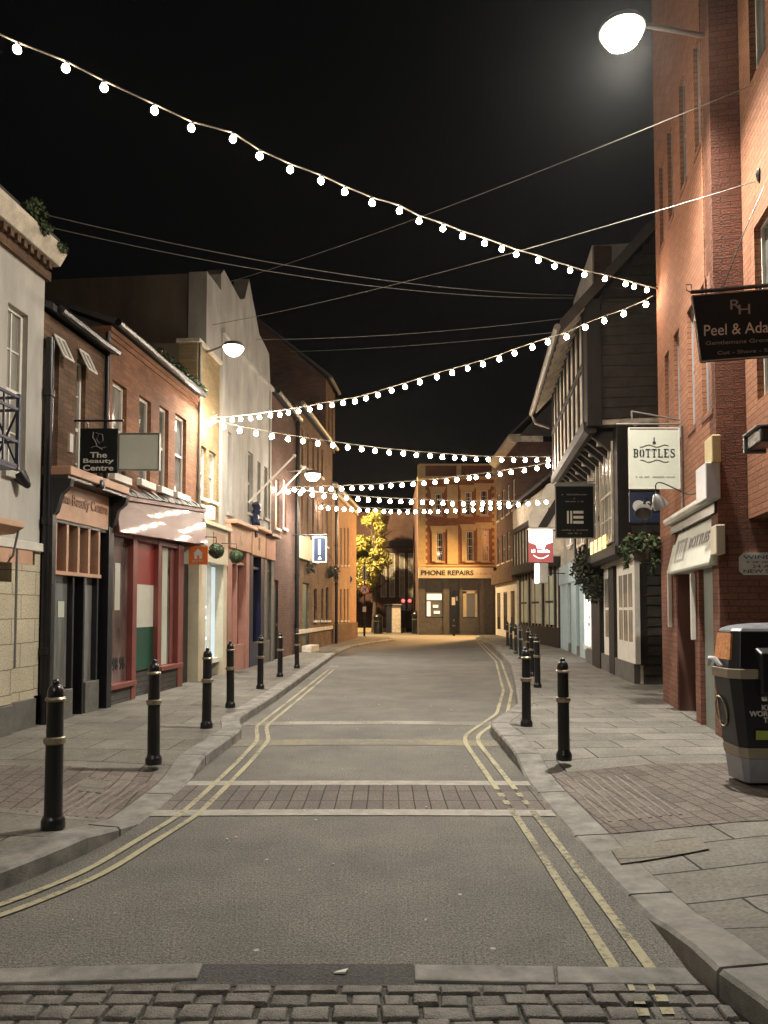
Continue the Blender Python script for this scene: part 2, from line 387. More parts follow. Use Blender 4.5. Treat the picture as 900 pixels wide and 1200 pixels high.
def text(parent, name, body, f, a, z, d, size, mat, width=None, height=None, rot=0.0, slope=0.0, bold=0.0, depth=0.004, tiltn=0.0):
    """lettering as real geometry on plane f, centred on (a, z); width/height in metres stretch it"""
    cu = bpy.data.curves.new(name, 'FONT'); cu.body = body; cu.size = size; cu.align_x = 'CENTER'; cu.align_y = 'CENTER'
    cu.extrude = depth; cu.offset = bold
    if '\n' in body: cu.space_line = 0.95
    to = bpy.data.objects.new(name, cu); col.objects.link(to)
    dg = bpy.context.evaluated_depsgraph_get(); dg.update()
    me = bpy.data.meshes.new_from_object(to.evaluated_get(dg)); bpy.data.objects.remove(to)
    xs = [v.co.x for v in me.vertices]; ys = [v.co.y for v in me.vertices]
    cx, cyy = (min(xs) + max(xs)) / 2, (min(ys) + max(ys)) / 2
    kx = width / (max(xs) - min(xs)) if width else 1.0
    ky = height / (max(ys) - min(ys)) if height else (1.0 if not width else 1.0)
    r = Vector((0, 0, 1)).cross(f.n); c = f.pt(a, z, d); off = WORLD[parent.name]
    for v in me.vertices:
        x = (v.co.x - cx) * kx; y = (v.co.y - cyy) * ky
        x, y = x * math.cos(rot) - y * math.sin(rot), x * math.sin(rot) + y * math.cos(rot)
        v.co = c + r * x + Vector((0, 0, y + slope * x)) + f.n * (v.co.z + tiltn * y) - off
    me.materials.clear(); me.materials.append(MATS[mat])
    o = bpy.data.objects.new(name, me); col.objects.link(o); o.parent = parent; WORLD[o.name] = off
    return o
def scribble(parent, f, a, z, d, w_, h_, n, mat, seed=1):
    """a line of small illegible lettering, built as separate strokes"""
    rnd = random.Random(seed); m = MB(); x = a - w_ / 2; st = w_ / n
    for k in range(n):
        if rnd.random() < .14: continue
        x0 = x + st * k; hh = h_ * rnd.choice((1, .75, .75))
        m.fb(f, x0, x0 + st * .18, z - h_ / 2, z - h_ / 2 + hh, d, d + .004); m.fb(f, x0 + st * .5, x0 + st * .68, z - h_ / 2, z - h_ / 2 + hh * rnd.choice((1, .8)), d, d + .004)
        m.fb(f, x0 + st * .18, x0 + st * .5, z - h_ / 2 + hh * .45, z - h_ / 2 + hh * .62, d, d + .004)
    return m.build('lettering', mat, parent)
def copy_tree(o, parent=None):
    c = o.copy(); col.objects.link(c); c.parent = parent
    WORLD[c.name] = WORLD[o.name]
    for ch in list(o.children): copy_tree(ch, c)
    return c

def wall(mb, f, a0, a1, z0, z1, ops, rev=0.13, d=0.0, back=0.4):
    """wall face with real openings [(a0,a1,z0,z1)] and reveals"""
    A = sorted(set([a0, a1] + [v for o in ops for v in o[:2]])); Z = sorted(set([z0, z1] + [v for o in ops for v in o[2:4]]))
    for i in range(len(A) - 1):
        for j in range(len(Z) - 1):
            am, zm = (A[i] + A[i + 1]) / 2, (Z[j] + Z[j + 1]) / 2
            if any(o[0] < am < o[1] and o[2] < zm < o[3] for o in ops): continue
            P = [f.pt(A[i], Z[j], d), f.pt(A[i + 1], Z[j], d), f.pt(A[i + 1], Z[j + 1], d), f.pt(A[i], Z[j + 1], d)]
            if f.e.cross(Vector((0, 0, 1))).dot(f.n) < 0: P = P[::-1]
            mb.face(P)
    for o in ops:
        c = [(o[0], o[2]), (o[1], o[2]), (o[1], o[3]), (o[0], o[3])]
        for k in range(4):
            p, q = c[k], c[(k + 1) % 4]
            mb.face([f.pt(p[0], p[1], d), f.pt(q[0], q[1], d), f.pt(q[0], q[1], d - rev), f.pt(p[0], p[1], d - rev)])
    for a in (a0, a1): mb.face([f.pt(a, z0, d), f.pt(a, z1, d), f.pt(a, z1, d - back), f.pt(a, z0, d - back)])
    mb.face([f.pt(a0, z1, d), f.pt(a1, z1, d), f.pt(a1, z1, d - back), f.pt(a0, z1, d - back)])
def window(f, o, parent, glass='glass_dim', frame='white_paint', sill='white_paint', d=-0.10, fw=0.045, bars=(1, 1), sd=0.06, sh=0.08, meeting=True):
    a0, a1, z0, z1 = o
    m = MB(); m.fb(f, a0 + fw * .5, a1 - fw * .5, z0 + fw * .5, z1 - fw * .5, d - 0.025, d - 0.005)
    g = m.build('window', glass, parent)
    m = MB()
    m.fb(f, a0, a0 + fw, z0, z1, d - 0.03, d + 0.03); m.fb(f, a1 - fw, a1, z0, z1, d - 0.03, d + 0.03)
    m.fb(f, a0 + fw, a1 - fw, z1 - fw, z1, d - 0.03, d + 0.03); m.fb(f, a0 + fw, a1 - fw, z0, z0 + fw, d - 0.03, d + 0.03)
    zm = (z0 + z1) / 2
    if meeting: m.fb(f, a0 + fw, a1 - fw, zm - 0.025, zm + 0.025, d - 0.02, d + 0.022)
    nx, nz = bars
    for k in range(1, nx): q = a0 + (a1 - a0) * k / nx; m.fb(f, q - 0.011, q + 0.011, z0 + fw, z1 - fw, d - 0.004, d + 0.012)
    for k in range(1, nz):
        q = z0 + (z1 - z0) * k / nz
        if not meeting or abs(q - zm) > 0.05: m.fb(f, a0 + fw, a1 - fw, q - 0.011, q + 0.011, d - 0.004, d + 0.010)
    m.build('frame', frame, g)
    if sill:
        m = MB(); m.fb(f, a0 - 0.06, a1 + 0.06, z0 - sh, z0 - 0.002, d, sd); m.build('sill', sill, g, bevel=0.006)
    return g
def body(f, a0, a1, z1, D, parent, mat, name='side_wall', z0=0.0, d=-0.38):
    m = MB(); m.fb(f, a0 + .002, a1 - .002, z0, z1 - 0.003, d, -D); return m.build(name, mat, parent)
def roof(f, a0, a1, z, over, D, rise, parent, mat='slate', zb=None):
    zb = z if zb is None else zb
    m = MB(); t = 0.09
    q0, q1 = (z, zb)
    pa = [f.pt(a0, q0, over), f.pt(a1, q1, over), f.pt(a1, q1 + rise, -D), f.pt(a0, q0 + rise, -D)]
    m.hexa([p + Vector((0, 0, 0)) for p in pa] + [p + Vector((0, 0, t)) for p in pa])
    # gable ends closed under the slope
    for a, q in ((a0 + .01, q0), (a1 - .01, q1)):
        m.face([f.pt(a, q - .02, -.02), f.pt(a, q - .02, -D), f.pt(a, q + rise, -D)])
    return m.build('roof', mat, parent)
def gutter(f, a0, a1, z, d, parent, r=0.055, mat='black_iron', zb=None):
    m = MB(); zb = z if zb is None else zb; n = 8
    m.tube([f.pt(a0 + (a1 - a0) * k / n, z + (zb - z) * k / n + random.uniform(-.008, .008), d) for k in range(n + 1)], r, 8)
    return m.build('gutter', mat, parent)
def pipe(f, a, z0, z1, parent, r=0.045, d=0.06, mat='black_iron'):
    m = MB(); m.tube([f.pt(a, z0, d), f.pt(a, z1, d)], r, 10)
    k = z0 + .9
    while k < z1: m.tube([f.pt(a, k, d), f.pt(a, k + .09, d)], r * 1.3, 10); k += 1.7
    return m.build('downpipe', mat, parent)

# ------------------------------------------------------------------ ground, road, pavements
def sheet(name, mat, pts, z, kind='structure'):
    m = MB(); m.face([(p[0], p[1], z) for p in pts]); return tag(m.build(name, mat), kind=kind)
tag(sheet('road', 'asphalt', [(-220, -60), (220, -60), (220, 330), (-220, 330)], 0.0), 'worn speckled asphalt road surface')
KL = [(-5.4, -8), (-4.2, 0), (-3.05, 2.4), (-2.58, 3.2)] + [tuple(G(*p)[:2]) for p in
      [(0, 1044), (50, 1025), (104, 1000), (143, 980), (168, 963), (215, 924), (227, 911), (240, 898), (285, 864), (279, 851), (321, 823), (393, 769)]] + [(-1.35, 31), (-0.5, 34.5), (0.6, 38), (0.55, 41.5), (-2.5, 43), (-9, 43.5)]
KR = [(2.3, -8), (1.75, 0), (1.5, 2.4)] + [tuple(G(*p)[:2]) for p in
      [(888.5, 1200), (836, 1172), (810, 1137), (763, 1079), (712, 1027), (662, 969), (640, 943), (620, 919), (609, 901), (573, 857), (607, 833), (603, 802), (599, 782), (577, 759)]] + [(4.95, 40), (5.6, 43.5), (8, 45), (16, 45.5)]
def resample(P, st):
    out = []
    for (x0, y0), (x1, y1) in zip(P, P[1:]):
        L = math.hypot(x1 - x0, y1 - y0); n = max(1, int(L / st))
        out += [(x0 + (x1 - x0) * k / n, y0 + (y1 - y0) * k / n) for k in range(n)]
    return out + [P[-1]]
def smooth(P, it=2):
    for _ in range(it):
        P = [P[0]] + [((P[i - 1][0] + 2 * P[i][0] + P[i + 1][0]) / 4, (P[i - 1][1] + 2 * P[i][1] + P[i + 1][1]) / 4) for i in range(1, len(P) - 1)] + [P[-1]]
    return P
def sstep(x): x = max(0, min(1, x)); return x * x * (3 - 2 * x)
def hk(Y, side):
    if side < 0: a = 1 - sstep((Y - 5.0) / .6) * (1 - sstep((Y - 6.9) / .7))
    else: a = 1 - sstep((Y - 3.3) / .7) * (1 - sstep((Y - 7.1) / .9))
    return 0.014 + 0.105 * a
HP = 0.12
def pave(P, side, mat, name):
    """ribbon pavement from kerb line back under the buildings"""
    Q = smooth(resample(P, 0.25), 1)
    def xo(y, x): return (x + side * 14)
    offs = [0.0, 0.0, 0.22, 0.25, 0.5, 0.9, 1.5]
    mk = MB(); rows = []
    n = len(Q)
    nor = []
    for i in range(n):
        a, b = Q[max(0, i - 1)], Q[min(n - 1, i + 1)]
        t = Vector((b[0] - a[0], b[1] - a[1])).normalized(); nor.append(Vector((t.y, -t.x)) * side)
    def H(i, d):
        h = hk(Q[i][1], side); return h + (HP - h) * sstep(d / 1.5)
    # kerb stones
    i = 0
    while i < n - 1:
        st = max(2, int(round(0.92 / 0.25))); j = min(n - 1, i + st)
        for k in range(i, j):
            e0 = 0.010 if k == i else 0; e1 = 0.010 if k == j - 1 else 0
            def q(kk, d, z, e):
                t = Vector((Q[min(n - 1, k + 1)][0] - Q[k][0], Q[min(n - 1, k + 1)][1] - Q[k][1])); t = t.normalized() if t.length > 0 else t
                return Vector((Q[kk][0] + nor[kk].x * d + t.x * e, Q[kk][1] + nor[kk].y * d + t.y * e, z))
            c = 0.018
            prof = lambda kk, e: [q(kk, 0, -.05, e), q(kk, 0, H(kk, 0) - c, e), q(kk, c, H(kk, 0), e), q(kk, .25, H(kk, .25) + .002, e), q(kk, .25, -.05, e)]
            A, B = prof(k, e0), prof(k + 1, -e1)
            for s in range(4): mk.face([A[s], A[s + 1], B[s + 1], B[s]] if side < 0 else [B[s], B[s + 1], A[s + 1], A[s]])
            if e0: mk.face(A)
            if e1: mk.face(B)
        i = j
    ko = mk.build('kerb', 'granite'); tag(ko, kind='structure')
    mp = MB()
    ds = [0.255, .5, .8, 1.15, 1.5]
    for i in range(n - 1):
        for u in range(len(ds)):
            def q(kk, u):
                if u < len(ds): d = ds[u]; return (Q[kk][0] + nor[kk].x * d, Q[kk][1] + nor[kk].y * d, H(kk, d))
                return (Q[kk][0] + side * 16, Q[kk][1] + nor[kk].y * 1.5, HP)
            F4 = [q(i, u), q(i, u + 1), q(i + 1, u + 1), q(i + 1, u)]
            mp.face(F4 if side < 0 else F4)
    po = mp.build(name, mat)
    tag(po, kind='structure')
    return Q, nor, H
QL, NL, HL = pave(KL, -1, 'slabs_left', 'pavement')
QR, NR, HR = pave(KR, 1, 'slabs', 'pavement')
def strip_on(Q, nor, H, side, y0, y1, d0, d1, lift, nd=10):
    m = MB()
    idx = [i for i, q in enumerate(Q) if y0 <= q[1] <= y1]
    for i in idx[:-1]:
        for k in range(nd):
            da, db = d0 + (d1 - d0) * k / nd, d0 + (d1 - d0) * (k + 1) / nd
            P = lambda kk, d: (Q[kk][0] + nor[kk].x * d, Q[kk][1], H(kk, d) + lift)
            m.face([P(i, da), P(i, db), P(i + 1, db), P(i + 1, da)])
    return m
tag(strip_on(QL, NL, HL, -1, 5.35, 7.15, .26, 3.4, .005).build('crossing_paving', 'block_paving'), kind='structure')
tag(strip_on(QR, NR, HR, 1, 5.25, 7.3, .26, 3.4, .005).build('crossing_paving', 'block_paving'), kind='structure')
# corduroy ribs beside the dropped kerbs
for (Q, nor, H, side) in ((QL, NL, HL, -1), (QR, NR, HR, 1)):
    m = MB(); idx = [i for i, q in enumerate(Q) if 5.55 <= q[1] <= 6.9]
    for k in range(8):
        d = 0.32 + 0.075 * k
        for i in idx[:-1]:
            P = lambda kk, dd, z: Vector((Q[kk][0] + nor[kk].x * dd, Q[kk][1], H(kk, dd) + z))
            m.hexa([P(i, d, .0), P(i, d + .035, 0), P(i + 1, d + .035, 0), P(i + 1, d, 0), P(i, d + .008, .011), P(i, d + .027, .011), P(i + 1, d + .027, .011), P(i + 1, d + .008, .011)])
    tag(m.build('tactile_paving', 'tactile'), kind='structure')
# crossing on the road
def kx(Q, y):
    for a, b in zip(Q, Q[1:]):
        if a[1] <= y <= b[1]: return a[0] + (b[0] - a[0]) * (y - a[1]) / max(1e-6, b[1] - a[1])
    return Q[0][0]
def band(ya, yb, mat, name, z, wob=0.0, xl=None, xr=None):
    m = MB(); n = 14
    xa0, xb0 = (kx(QL, ya) if xl is None else xl), (kx(QR, ya) if xr is None else xr)
    xa1, xb1 = (kx(QL, yb) if xl is None else xl), (kx(QR, yb) if xr is None else xr)
    for k in range(n):
        t0, t1 = k / n, (k + 1) / n
        W = lambda t: wob * math.sin(math.pi * t)
        m.face([(xa0 + (xb0 - xa0) * t0, ya + W(t0), z), (xa0 + (xb0 - xa0) * t1, ya + W(t1), z), (xa1 + (xb1 - xa1) * t1, yb + W(t1), z), (xa1 + (xb1 - xa1) * t0, yb + W(t0), z)])
    return tag(m.build(name, mat), kind='structure')
yA0, yA1 = G(450, 921).y, G(450, 916).y
yB0, yB1 = G(450, 957).y, G(450, 950).y
band(yB1, yA0, 'block_road', 'crossing_setts', 0.004, 0.02)
band(yA0, yA1, 'granite_pale', 'stone_band', 0.006, 0.02)
band(yB0, yB1, 'granite_pale', 'stone_band', 0.006, 0.02)
band(G(450, 850.5).y, G(450, 846.5).y, 'white_worn', 'road_joint', 0.004, 0.12)
band(G(450, 875).y, G(450, 868).y, 'yellow_lit_band', 'road_joint', 0.004, 0.1)
# darker asphalt repair, granite threshold stones, setts in the foreground
def pxquad(name, mat, pts, z=0.004, th=None):
    m = MB(); P = [G(x, y) for x, y in pts]
    if th: m.hexa([Vector((p.x, p.y, -0.03)) for p in P] + [Vector((p.x, p.y, th)) for p in P]); o = m.build(name, mat, bevel=0.008)
    else: m.face([(p.x, p.y, z) for p in P]); o = m.build(name, mat)
    return tag(o, kind='structure')
pxquad('asphalt_repair', 'asphalt_patch', [(205, 1157), (487, 1157), (484, 1131), (240, 1131)], 0.005)
pxquad('threshold_stone', 'granite', [(-160, 1160), (231, 1150), (238, 1132), (-150, 1142)], th=0.016)
pxquad('threshold_stone', 'granite', [(486, 1152), (651, 1155), (649, 1135), (485, 1133)], th=0.014)
pxquad('threshold_stone', 'granite', [(654, 1155), (822, 1157), (803, 1137), (652, 1135)], th=0.014)
m = MB()
y = G(450, 1157).y - 0.01; row = 0
while y > 1.6:
    rh = random.uniform(.085, .105); x = kx(QL, y) + .02 if y > 2.4 else -2.6; x += random.uniform(-.05, 0); xe = kx(QR, y) - .01
    if row < 1: rh = .07
    while x < xe:
        wd = random.uniform(.11, .20) if row else random.uniform(.16, .3)
        wd = min(wd, xe - x)
        if wd < .05: break
        g = .007; z1 = 0.018 + random.uniform(-.006, .006); c = .016
        j = [random.uniform(-.006, .006) for _ in range(8)]
        b = [(x + g + j[0], y - rh + g + j[1]), (x + wd - g + j[2], y - rh + g + j[3]), (x + wd - g + j[4], y - g + j[5]), (x + g + j[6], y - g + j[7])]
        cx_, cy_ = x + wd / 2, y - rh / 2
        i0 = len(m.v)
        for zz, k in ((-.03, 1.0), (z1 - .009, 1.0), (z1 - .003, .93), (z1, .84)):
            for p in b: m.v.append(Vector((cx_ + (p[0] - cx_) * (k if k == 1 else 1 - (1 - k) * .10 / wd * 1.2), cy_ + (p[1] - cy_) * k, zz)))
        for r_ in range(3):
            for q in range(4): a = i0 + r_ * 4 + q; bb = i0 + r_ * 4 + (q + 1) % 4; m.f.append((a, bb, bb + 4, a + 4))
        m.f.append((i0 + 12, i0 + 13, i0 + 14, i0 + 15)); x += wd
    y -= rh; row += 1
m.sm = True
tag(m.build('cobbled_road', 'sett'), kind='structure')
m = MB(); m.face([(-4, 1.2, .003), (1.8, 1.2, .003), (1.8, G(450, 1157).y, .003), (-4, G(450, 1160).y, .003)])
tag(m.build('cobble_bedding', 'asphalt_patch'), kind='structure')
# double yellow lines
def ribbon(P, wd, z, mat, name, gaps=()):
    m = MB(); Q = smooth(resample(P, .12), 3); n = len(Q)
    pr = None
    for i in range(n):
        a, b = Q[max(0, i - 1)], Q[min(n - 1, i + 1)]
        t = Vector((b[0] - a[0], b[1] - a[1])).normalized(); nn = Vector((t.y, -t.x)) * wd / 2 * random.uniform(.93, 1.07)
        c = ((Q[i][0] - nn.x, Q[i][1] - nn.y, z), (Q[i][0] + nn.x, Q[i][1] + nn.y, z))
        if pr and not any(g0 < Q[i][1] < g1 for g0, g1 in gaps): m.face([pr[0], pr[1], c[1], c[0]])
        pr = c
    return m.build(name, mat)
def offs(P, d):
    out = []
    for i in range(len(P)):
        a, b = P[max(0, i - 1)], P[min(len(P) - 1, i + 1)]
        t = Vector((b[0] - a[0], b[1] - a[1])).normalized(); out.append((P[i][0] + t.y * d, P[i][1] - t.x * d))
    return out
LA = [tuple(G(*p)[:2]) for p in [(-120, 1100), (0, 1063), (100, 1023), (175, 977), (210, 957), (245, 925), (280, 892), (302, 868), (300, 852), (345, 817), (385, 785)]]
RA = [tuple(G(*p)[:2]) for p in [(731, 1153), (710, 1120), (665, 1050), (610, 965), (580, 922), (545, 871), (545, 862), (582, 837), (590, 810), (581, 775), (559, 752)]]
gp = [(yB1 + .12, yB1 + .17), (yB1 + .38, yB1 + .43), (yB1 + .66, yB1 + .70)]
for P in (LA, offs(LA, .135)): tag(ribbon(P, .05, .0085, 'yellow_line', 'yellow_line', gp if P is LA else gp[:1]), kind='structure')
for P in (RA, offs(RA, .16)): tag(ribbon(P, .052, .0085, 'yellow_line', 'yellow_line', gp), kind='structure')
for (x0, y0, x1, y1) in ((738, 1160, 745, 1167), (762, 1160, 769, 1167), (744, 1176, 757, 1183), (770, 1172, 784, 1180), (748, 1188, 762, 1197), (776, 1187, 791, 1195)):
    pxquad('yellow_line', 'yellow_line', [(x0, y1), (x1, y1), (x1 - 3, y0), (x0 - 3, y0)], 0.0225)
# worn white dashes and a darker trench scar
for q in ([(385, 782), (396, 782), (397, 780), (387, 780)],):
    pxquad('road_marking', 'white_worn', q, 0.005)
# cover plates in the right pavement
for q in ([(727, 1000), (832, 992), (812, 975), (716, 984)], [(88, 925), (120, 925), (128, 912), (100, 912)]):
    P = [G(x, y, .09) for x, y in q]; side = 1 if P[0].x > 0 else -1; QQ = QR if side > 0 else QL
    def hz(x, y):
        i = min(range(len(QQ)), key=lambda k: abs(QQ[k][1] - y)); d = abs(x - QQ[i][0]); h = hk(QQ[i][1], side)
        return h + (HP - h) * sstep(d / 1.5)
    m = MB(); n = 8
    for i in range(n):
        for j in range(n):
            def bl_(u, v): a_ = P[0].lerp(P[1], u); b_ = P[3].lerp(P[2], u); c_ = a_.lerp(b_, v); return (c_.x, c_.y, hz(c_.x, c_.y) + .012)
            m.face([bl_(i / n, j / n), bl_((i + 1) / n, j / n), bl_((i + 1) / n, (j + 1) / n), bl_(i / n, (j + 1) / n)])
    tag(m.build('access_cover', 'cover_slab'), kind='structure')

# ------------------------------------------------------------------ left side buildings
FL = mkfac(-5.44, 0.098, 1)
sx = FL.sx
def S(*xs): return [sx(x) for x in xs]

# --- B0 cream rendered house
b0 = thing('rendered_house', FL.pt(5, 0), 'cream rendered house with stone block ground floor at the left edge', 'house')
a1 = sx(45); a0 = -8
wz1 = FL.yrow(a1, 327)
wo = (sx(2), sx(26), FL.yrow(sx(20), 556), FL.yrow(sx(20), 366))
zst = FL.yrow(a1, 640)
m = MB(); wall(m, FL, a0, a1, zst, wz1, [wo]); m.build('wall', 'render_white', b0)
window(FL, wo, b0, 'glass_curtain', 'white_paint', 'render_white', bars=(2, 4))
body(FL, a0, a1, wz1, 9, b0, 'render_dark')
m = MB(); m.fb(FL, a0, a1 - .02, zst - .08, zst + .03, 0.0, .07); m.build('string_course', 'stucco_white', b0, bevel=.01)
# ground floor blocks: pier between dark plinth and fascia
m = MB(); m.fb(FL, sx(9), sx(38), .48, zst - .26, -.2, .045); m.fb(FL, sx(38) + .003, a1, .5, zst - .08, -.2, .02); m.each('stone_pier', 'stone_block', b0)
m = MB(); m.fb(FL, a0, sx(5), .48, zst - .5, -.2, .12); m.each('stone_pier', 'stone_block', b0)
m = MB(); m.fb(FL, sx(8), sx(39), .08, .48, -.2, .07); m.fb(FL, a0, sx(5) + .01, .08, .47, -.2, .14); m.build('plinth', 'grey_paint', b0, bevel=.01)
m = MB(); m.fb(FL, a0, a1 - .02, .3, zst - .08, -.34, -.22); m.build('back_panel', 'render_pale', b0)
m = MB(); m.fb(FL, a0, sx(33), zst - .26, zst - .082, -.1, .05); m.build('frieze', 'copper_paint', b0)
m = MB(); m.prism(FL, [(.0, zst + .02), (.0, zst + .16), (.42, zst + .19), (.42, zst + .12), (.30, zst + .05)], a0, FL.sx(25, .4)); m.build('shop_cornice', 'copper_paint', b0, bevel=.008)
m = MB(); m.tube([FL.pt(FL.sx(20,.36), zst + .1, .36), FL.pt(FL.sx(20,.36), zst - .2, .30), FL.pt(FL.sx(14,.3), zst - .45, .1)], .014, 8); m.tube([FL.pt(sx(6), .9, .14), FL.pt(sx(6), zst - .1, .14)], .016, 8); m.build('awning_arm', 'metal_grey', b0)
# eaves cornice with dentils
zc = wz1
m = MB(); m.fb(FL, a0, a1 + .05, zc - .02, zc + .10, -.2, .06); k = a0 + .05
while k < a1 - .05: m.fb(FL, k, k + .07, zc + .10, zc + .19, -.05, .13); k += .14
m.build('dentil_course', 'brick_brown', b0)
m = MB(); m.prism(FL, [(-.3, zc + .19), (.17, zc + .19), (.27, zc + .36), (.27, zc + .42), (-.3, zc + .42)], a0, a1 + .08); m.build('eaves_cornice', 'plaster_old', b0, bevel=.01)
roof(FL, a0, a1, zc + .43, .2, 5, 1.6, b0)
# balcony
bal = MB(); s0, s1 = FL.sx(-60, .33), FL.sx(18, .33); zb0, zb1 = FL.yrow(s1, 546, .33), FL.yrow(s1, 466, .33)
for z in (zb0, zb0 + .28, zb1 - .15, zb1):
    bal.fb(FL, s0, s1, z - .015, z + .015, .30, .335)
    for s in (s0, s1): bal.fb(FL, s - .015, s + .015, z - .014, z + .014, .0, .33)
for s in (s0, s1): bal.fb(FL, s - .02, s + .02, zb0 - .05, zb1 + .04, .30, .34)
for k in range(1, 4):
    q = s0 + (s1 - s0) * k / 4; bal.fb(FL, q - .009, q + .009, zb0, zb1, .31, .328)
bal.tube([FL.pt(s1, zb0 + .03, .03), FL.pt(s1, zb1 - .17, .30)], .013, 6); bal.tube([FL.pt(s1, zb1 - .17, .03), FL.pt(s1, zb0 + .03, .30)], .013, 6)
bal.fb(FL, s0, s1, zb0 - .05, zb0 - .016, 0, .33)
bal.build('balcony', 'navy', b0)

# --- B1 narrow brown brick house with black shopfront
b1 = thing('narrow_shop_house', FL.pt(10.5, 0), 'narrow brown brick house with black shopfront and copper fascia', 'house')
c0, c1 = sx(45) + .004, sx(121); zt = 5.55
zf1 = FL.yrow((c0 + c1) / 2, 572)
W = [(sx(52), sx(64), FL.yrow(sx(58), 566), FL.yrow(sx(58), 402)), (sx(85), sx(96), FL.yrow(sx(90), 582), FL.yrow(sx(90), 424))]
m = MB(); wall(m, FL, c0, c1, 3.2, zt, W); m.build('wall', 'brick_brown', b1)
for o in W: window(FL, o, b1, 'glass_dim', bars=(2, 4))
# opened fanlights that catch the lights
for s0, yt, yb in ((sx(56), 392, 417), (sx(86), 409, 432)):
    g = MB(); s1 = s0 + .26; z1_, z0_ = FL.yrow(s0, yt), FL.yrow(s0, yb)
    P = [FL.pt(s0, z0_, .16), FL.pt(s1, z0_, .16), FL.pt(s1, z1_, .02), FL.pt(s0, z1_, .02)]
    g.hexa([p + FL.n * -.012 for p in P] + P); go = g.build('fanlight', 'glass_curtain', b1)
    g = MB()
    for p, q in ((0, 1), (1, 2), (2, 3), (3, 0)): g.tube([P[p], P[q]], .014, 6)
    g.tube([(P[0] + P[1]) / 2, (P[2] + P[3]) / 2], .012, 6); g.build('frame', 'white_paint', go)
m = MB(); q = FL.px(81, 519); m.fb(FL, q[0] - .03, q[0] + .06, q[1] - .13, q[1] + .13, 0, .03); m.build('notice_plate', 'white_paint', b1)
body(FL, c0, c1, zt, 9, b1, 'brick_dark')
roof(FL, c0, c1, zt + .02, .12, 4, 1.9, b1)
gutter(FL, c0 + .1, c1, zt + .06, .17, b1, .06)
pipe(FL, sx(47), .12, 5.2, b1, .055, .07); pipe(FL, sx(118), 3.3, zt + .35, b1, .04, .05)
# shopfront
m = MB(); zs = zf1
s0, s1 = c0 + .02, c1 - .01
P0 = .16
m.fb(FL, s0, s0 + .10, .1, zs, -.1, P0); m.fb(FL, s1 - .16, s1, .1, zs, -.1, P0)
m.fb(FL, s0, s1, zs - .02, zs + .03, -.1, .36)
zt0 = FL.yrow(s0 + .4, 612, .1); ztr = FL.yrow(s0 + .4, 674, .1)
m.fb(FL, s0 + .1, s1 - .16, zt0 - .03, zt0 + .02, -.1, .13)
for s in (s0 + .1, sx(77), sx(90), sx(106)): m.fb(FL, s, s + .05, .1, ztr, -.05, .1)
m.fb(FL, s0, s1, .08, 3.3, -.36, -.16)
sf = m.build('shopfront', 'black_paint', b1, bevel=.006)
# scroll brackets
m = MB()
for s in (s0 + .01, s1 - .1): m.prism(FL, [(.1, zs - .02), (.40, zs - .02), (.38, zs - .12), (.26, zs - .22), (.2, zs - .45), (.1, zs - .55)], s, s + .09)
m.each('scroll_bracket', 'black_paint', sf)
m = MB(); m.fb(FL, s0, s1, zs + .032, zs + .15, -.05, .40); m.build('cornice', 'copper_paint', b1, bevel=.012)
m = MB(); m.fb(FL, s0 + .11, s1 - .17, zt0 + .02, zs - .03, -.05, .15, )
fas = m.build('fascia', 'copper_paint', b1)
text(fas, 'lettering', 'The Beauty Centre', FL, (s0 + s1) / 2 - .03, (zt0 + zs) / 2 + .02, .157, .2, 'copper_letter', width=(s1 - s0) * .78, height=.19, bold=.004)
m = MB()
for k in range(5):
    s = s0 + .105 + (sx(105) - s0 - .13) * k / 4; m.fb(FL, s, s + .055, ztr + .05, zt0 - .03, 0, .135)
m.fb(FL, s0 + .1, sx(105) + .05, ztr, ztr + .05, 0, .15); m.build('transom_frame', 'copper_paint', sf)
m = MB(); m.fb(FL, s0 + .1, s1 - .16, ztr + .05, zt0 - .03, -.12, -.05); m.build('transom_glass', 'glass_dark', sf)
zr = FL.yrow(s0 + .5, 808)
m = MB(); m.fb(FL, s0 + .15, sx(77), zr + .02, ztr, -.08, .02); m.build('shop_window', 'glass_reflect_streak', b1)
m = MB(); m.fb(FL, sx(95), sx(106), zr + .05, ztr, -.08, .02); m.build('shop_window', 'glass_reflect_streak', b1)
m = MB(); m.fb(FL, sx(79) + .03, sx(90), .2, ztr, -.13, -.06); dr = m.build('door', 'glass_dark', b1)
m = MB(); m.fb(FL, sx(79) + .06, sx(79) + .11, 1.0, 1.22, -.058, -.03); m.build('handle', 'metal_grey', dr)
m = MB(); m.fb(FL, sx(84), sx(84) + .14, .95, 1.0, -.058, -.045); m.build('letterbox', 'brass', dr)
m = MB(); m.fb(FL, sx(66), sx(66) + .16, 1.5, 1.72, .021, .028); m.build('poster', 'sign_pale', b1)
m = MB(); m.fb(FL, s0 + .1, sx(78), .1, zr, -.1, .12); m.fb(FL, sx(93), sx(109), .1, zr + .05, -.1, .12); m.each('stall_riser', 'grey_paint', b1, bevel=.01)

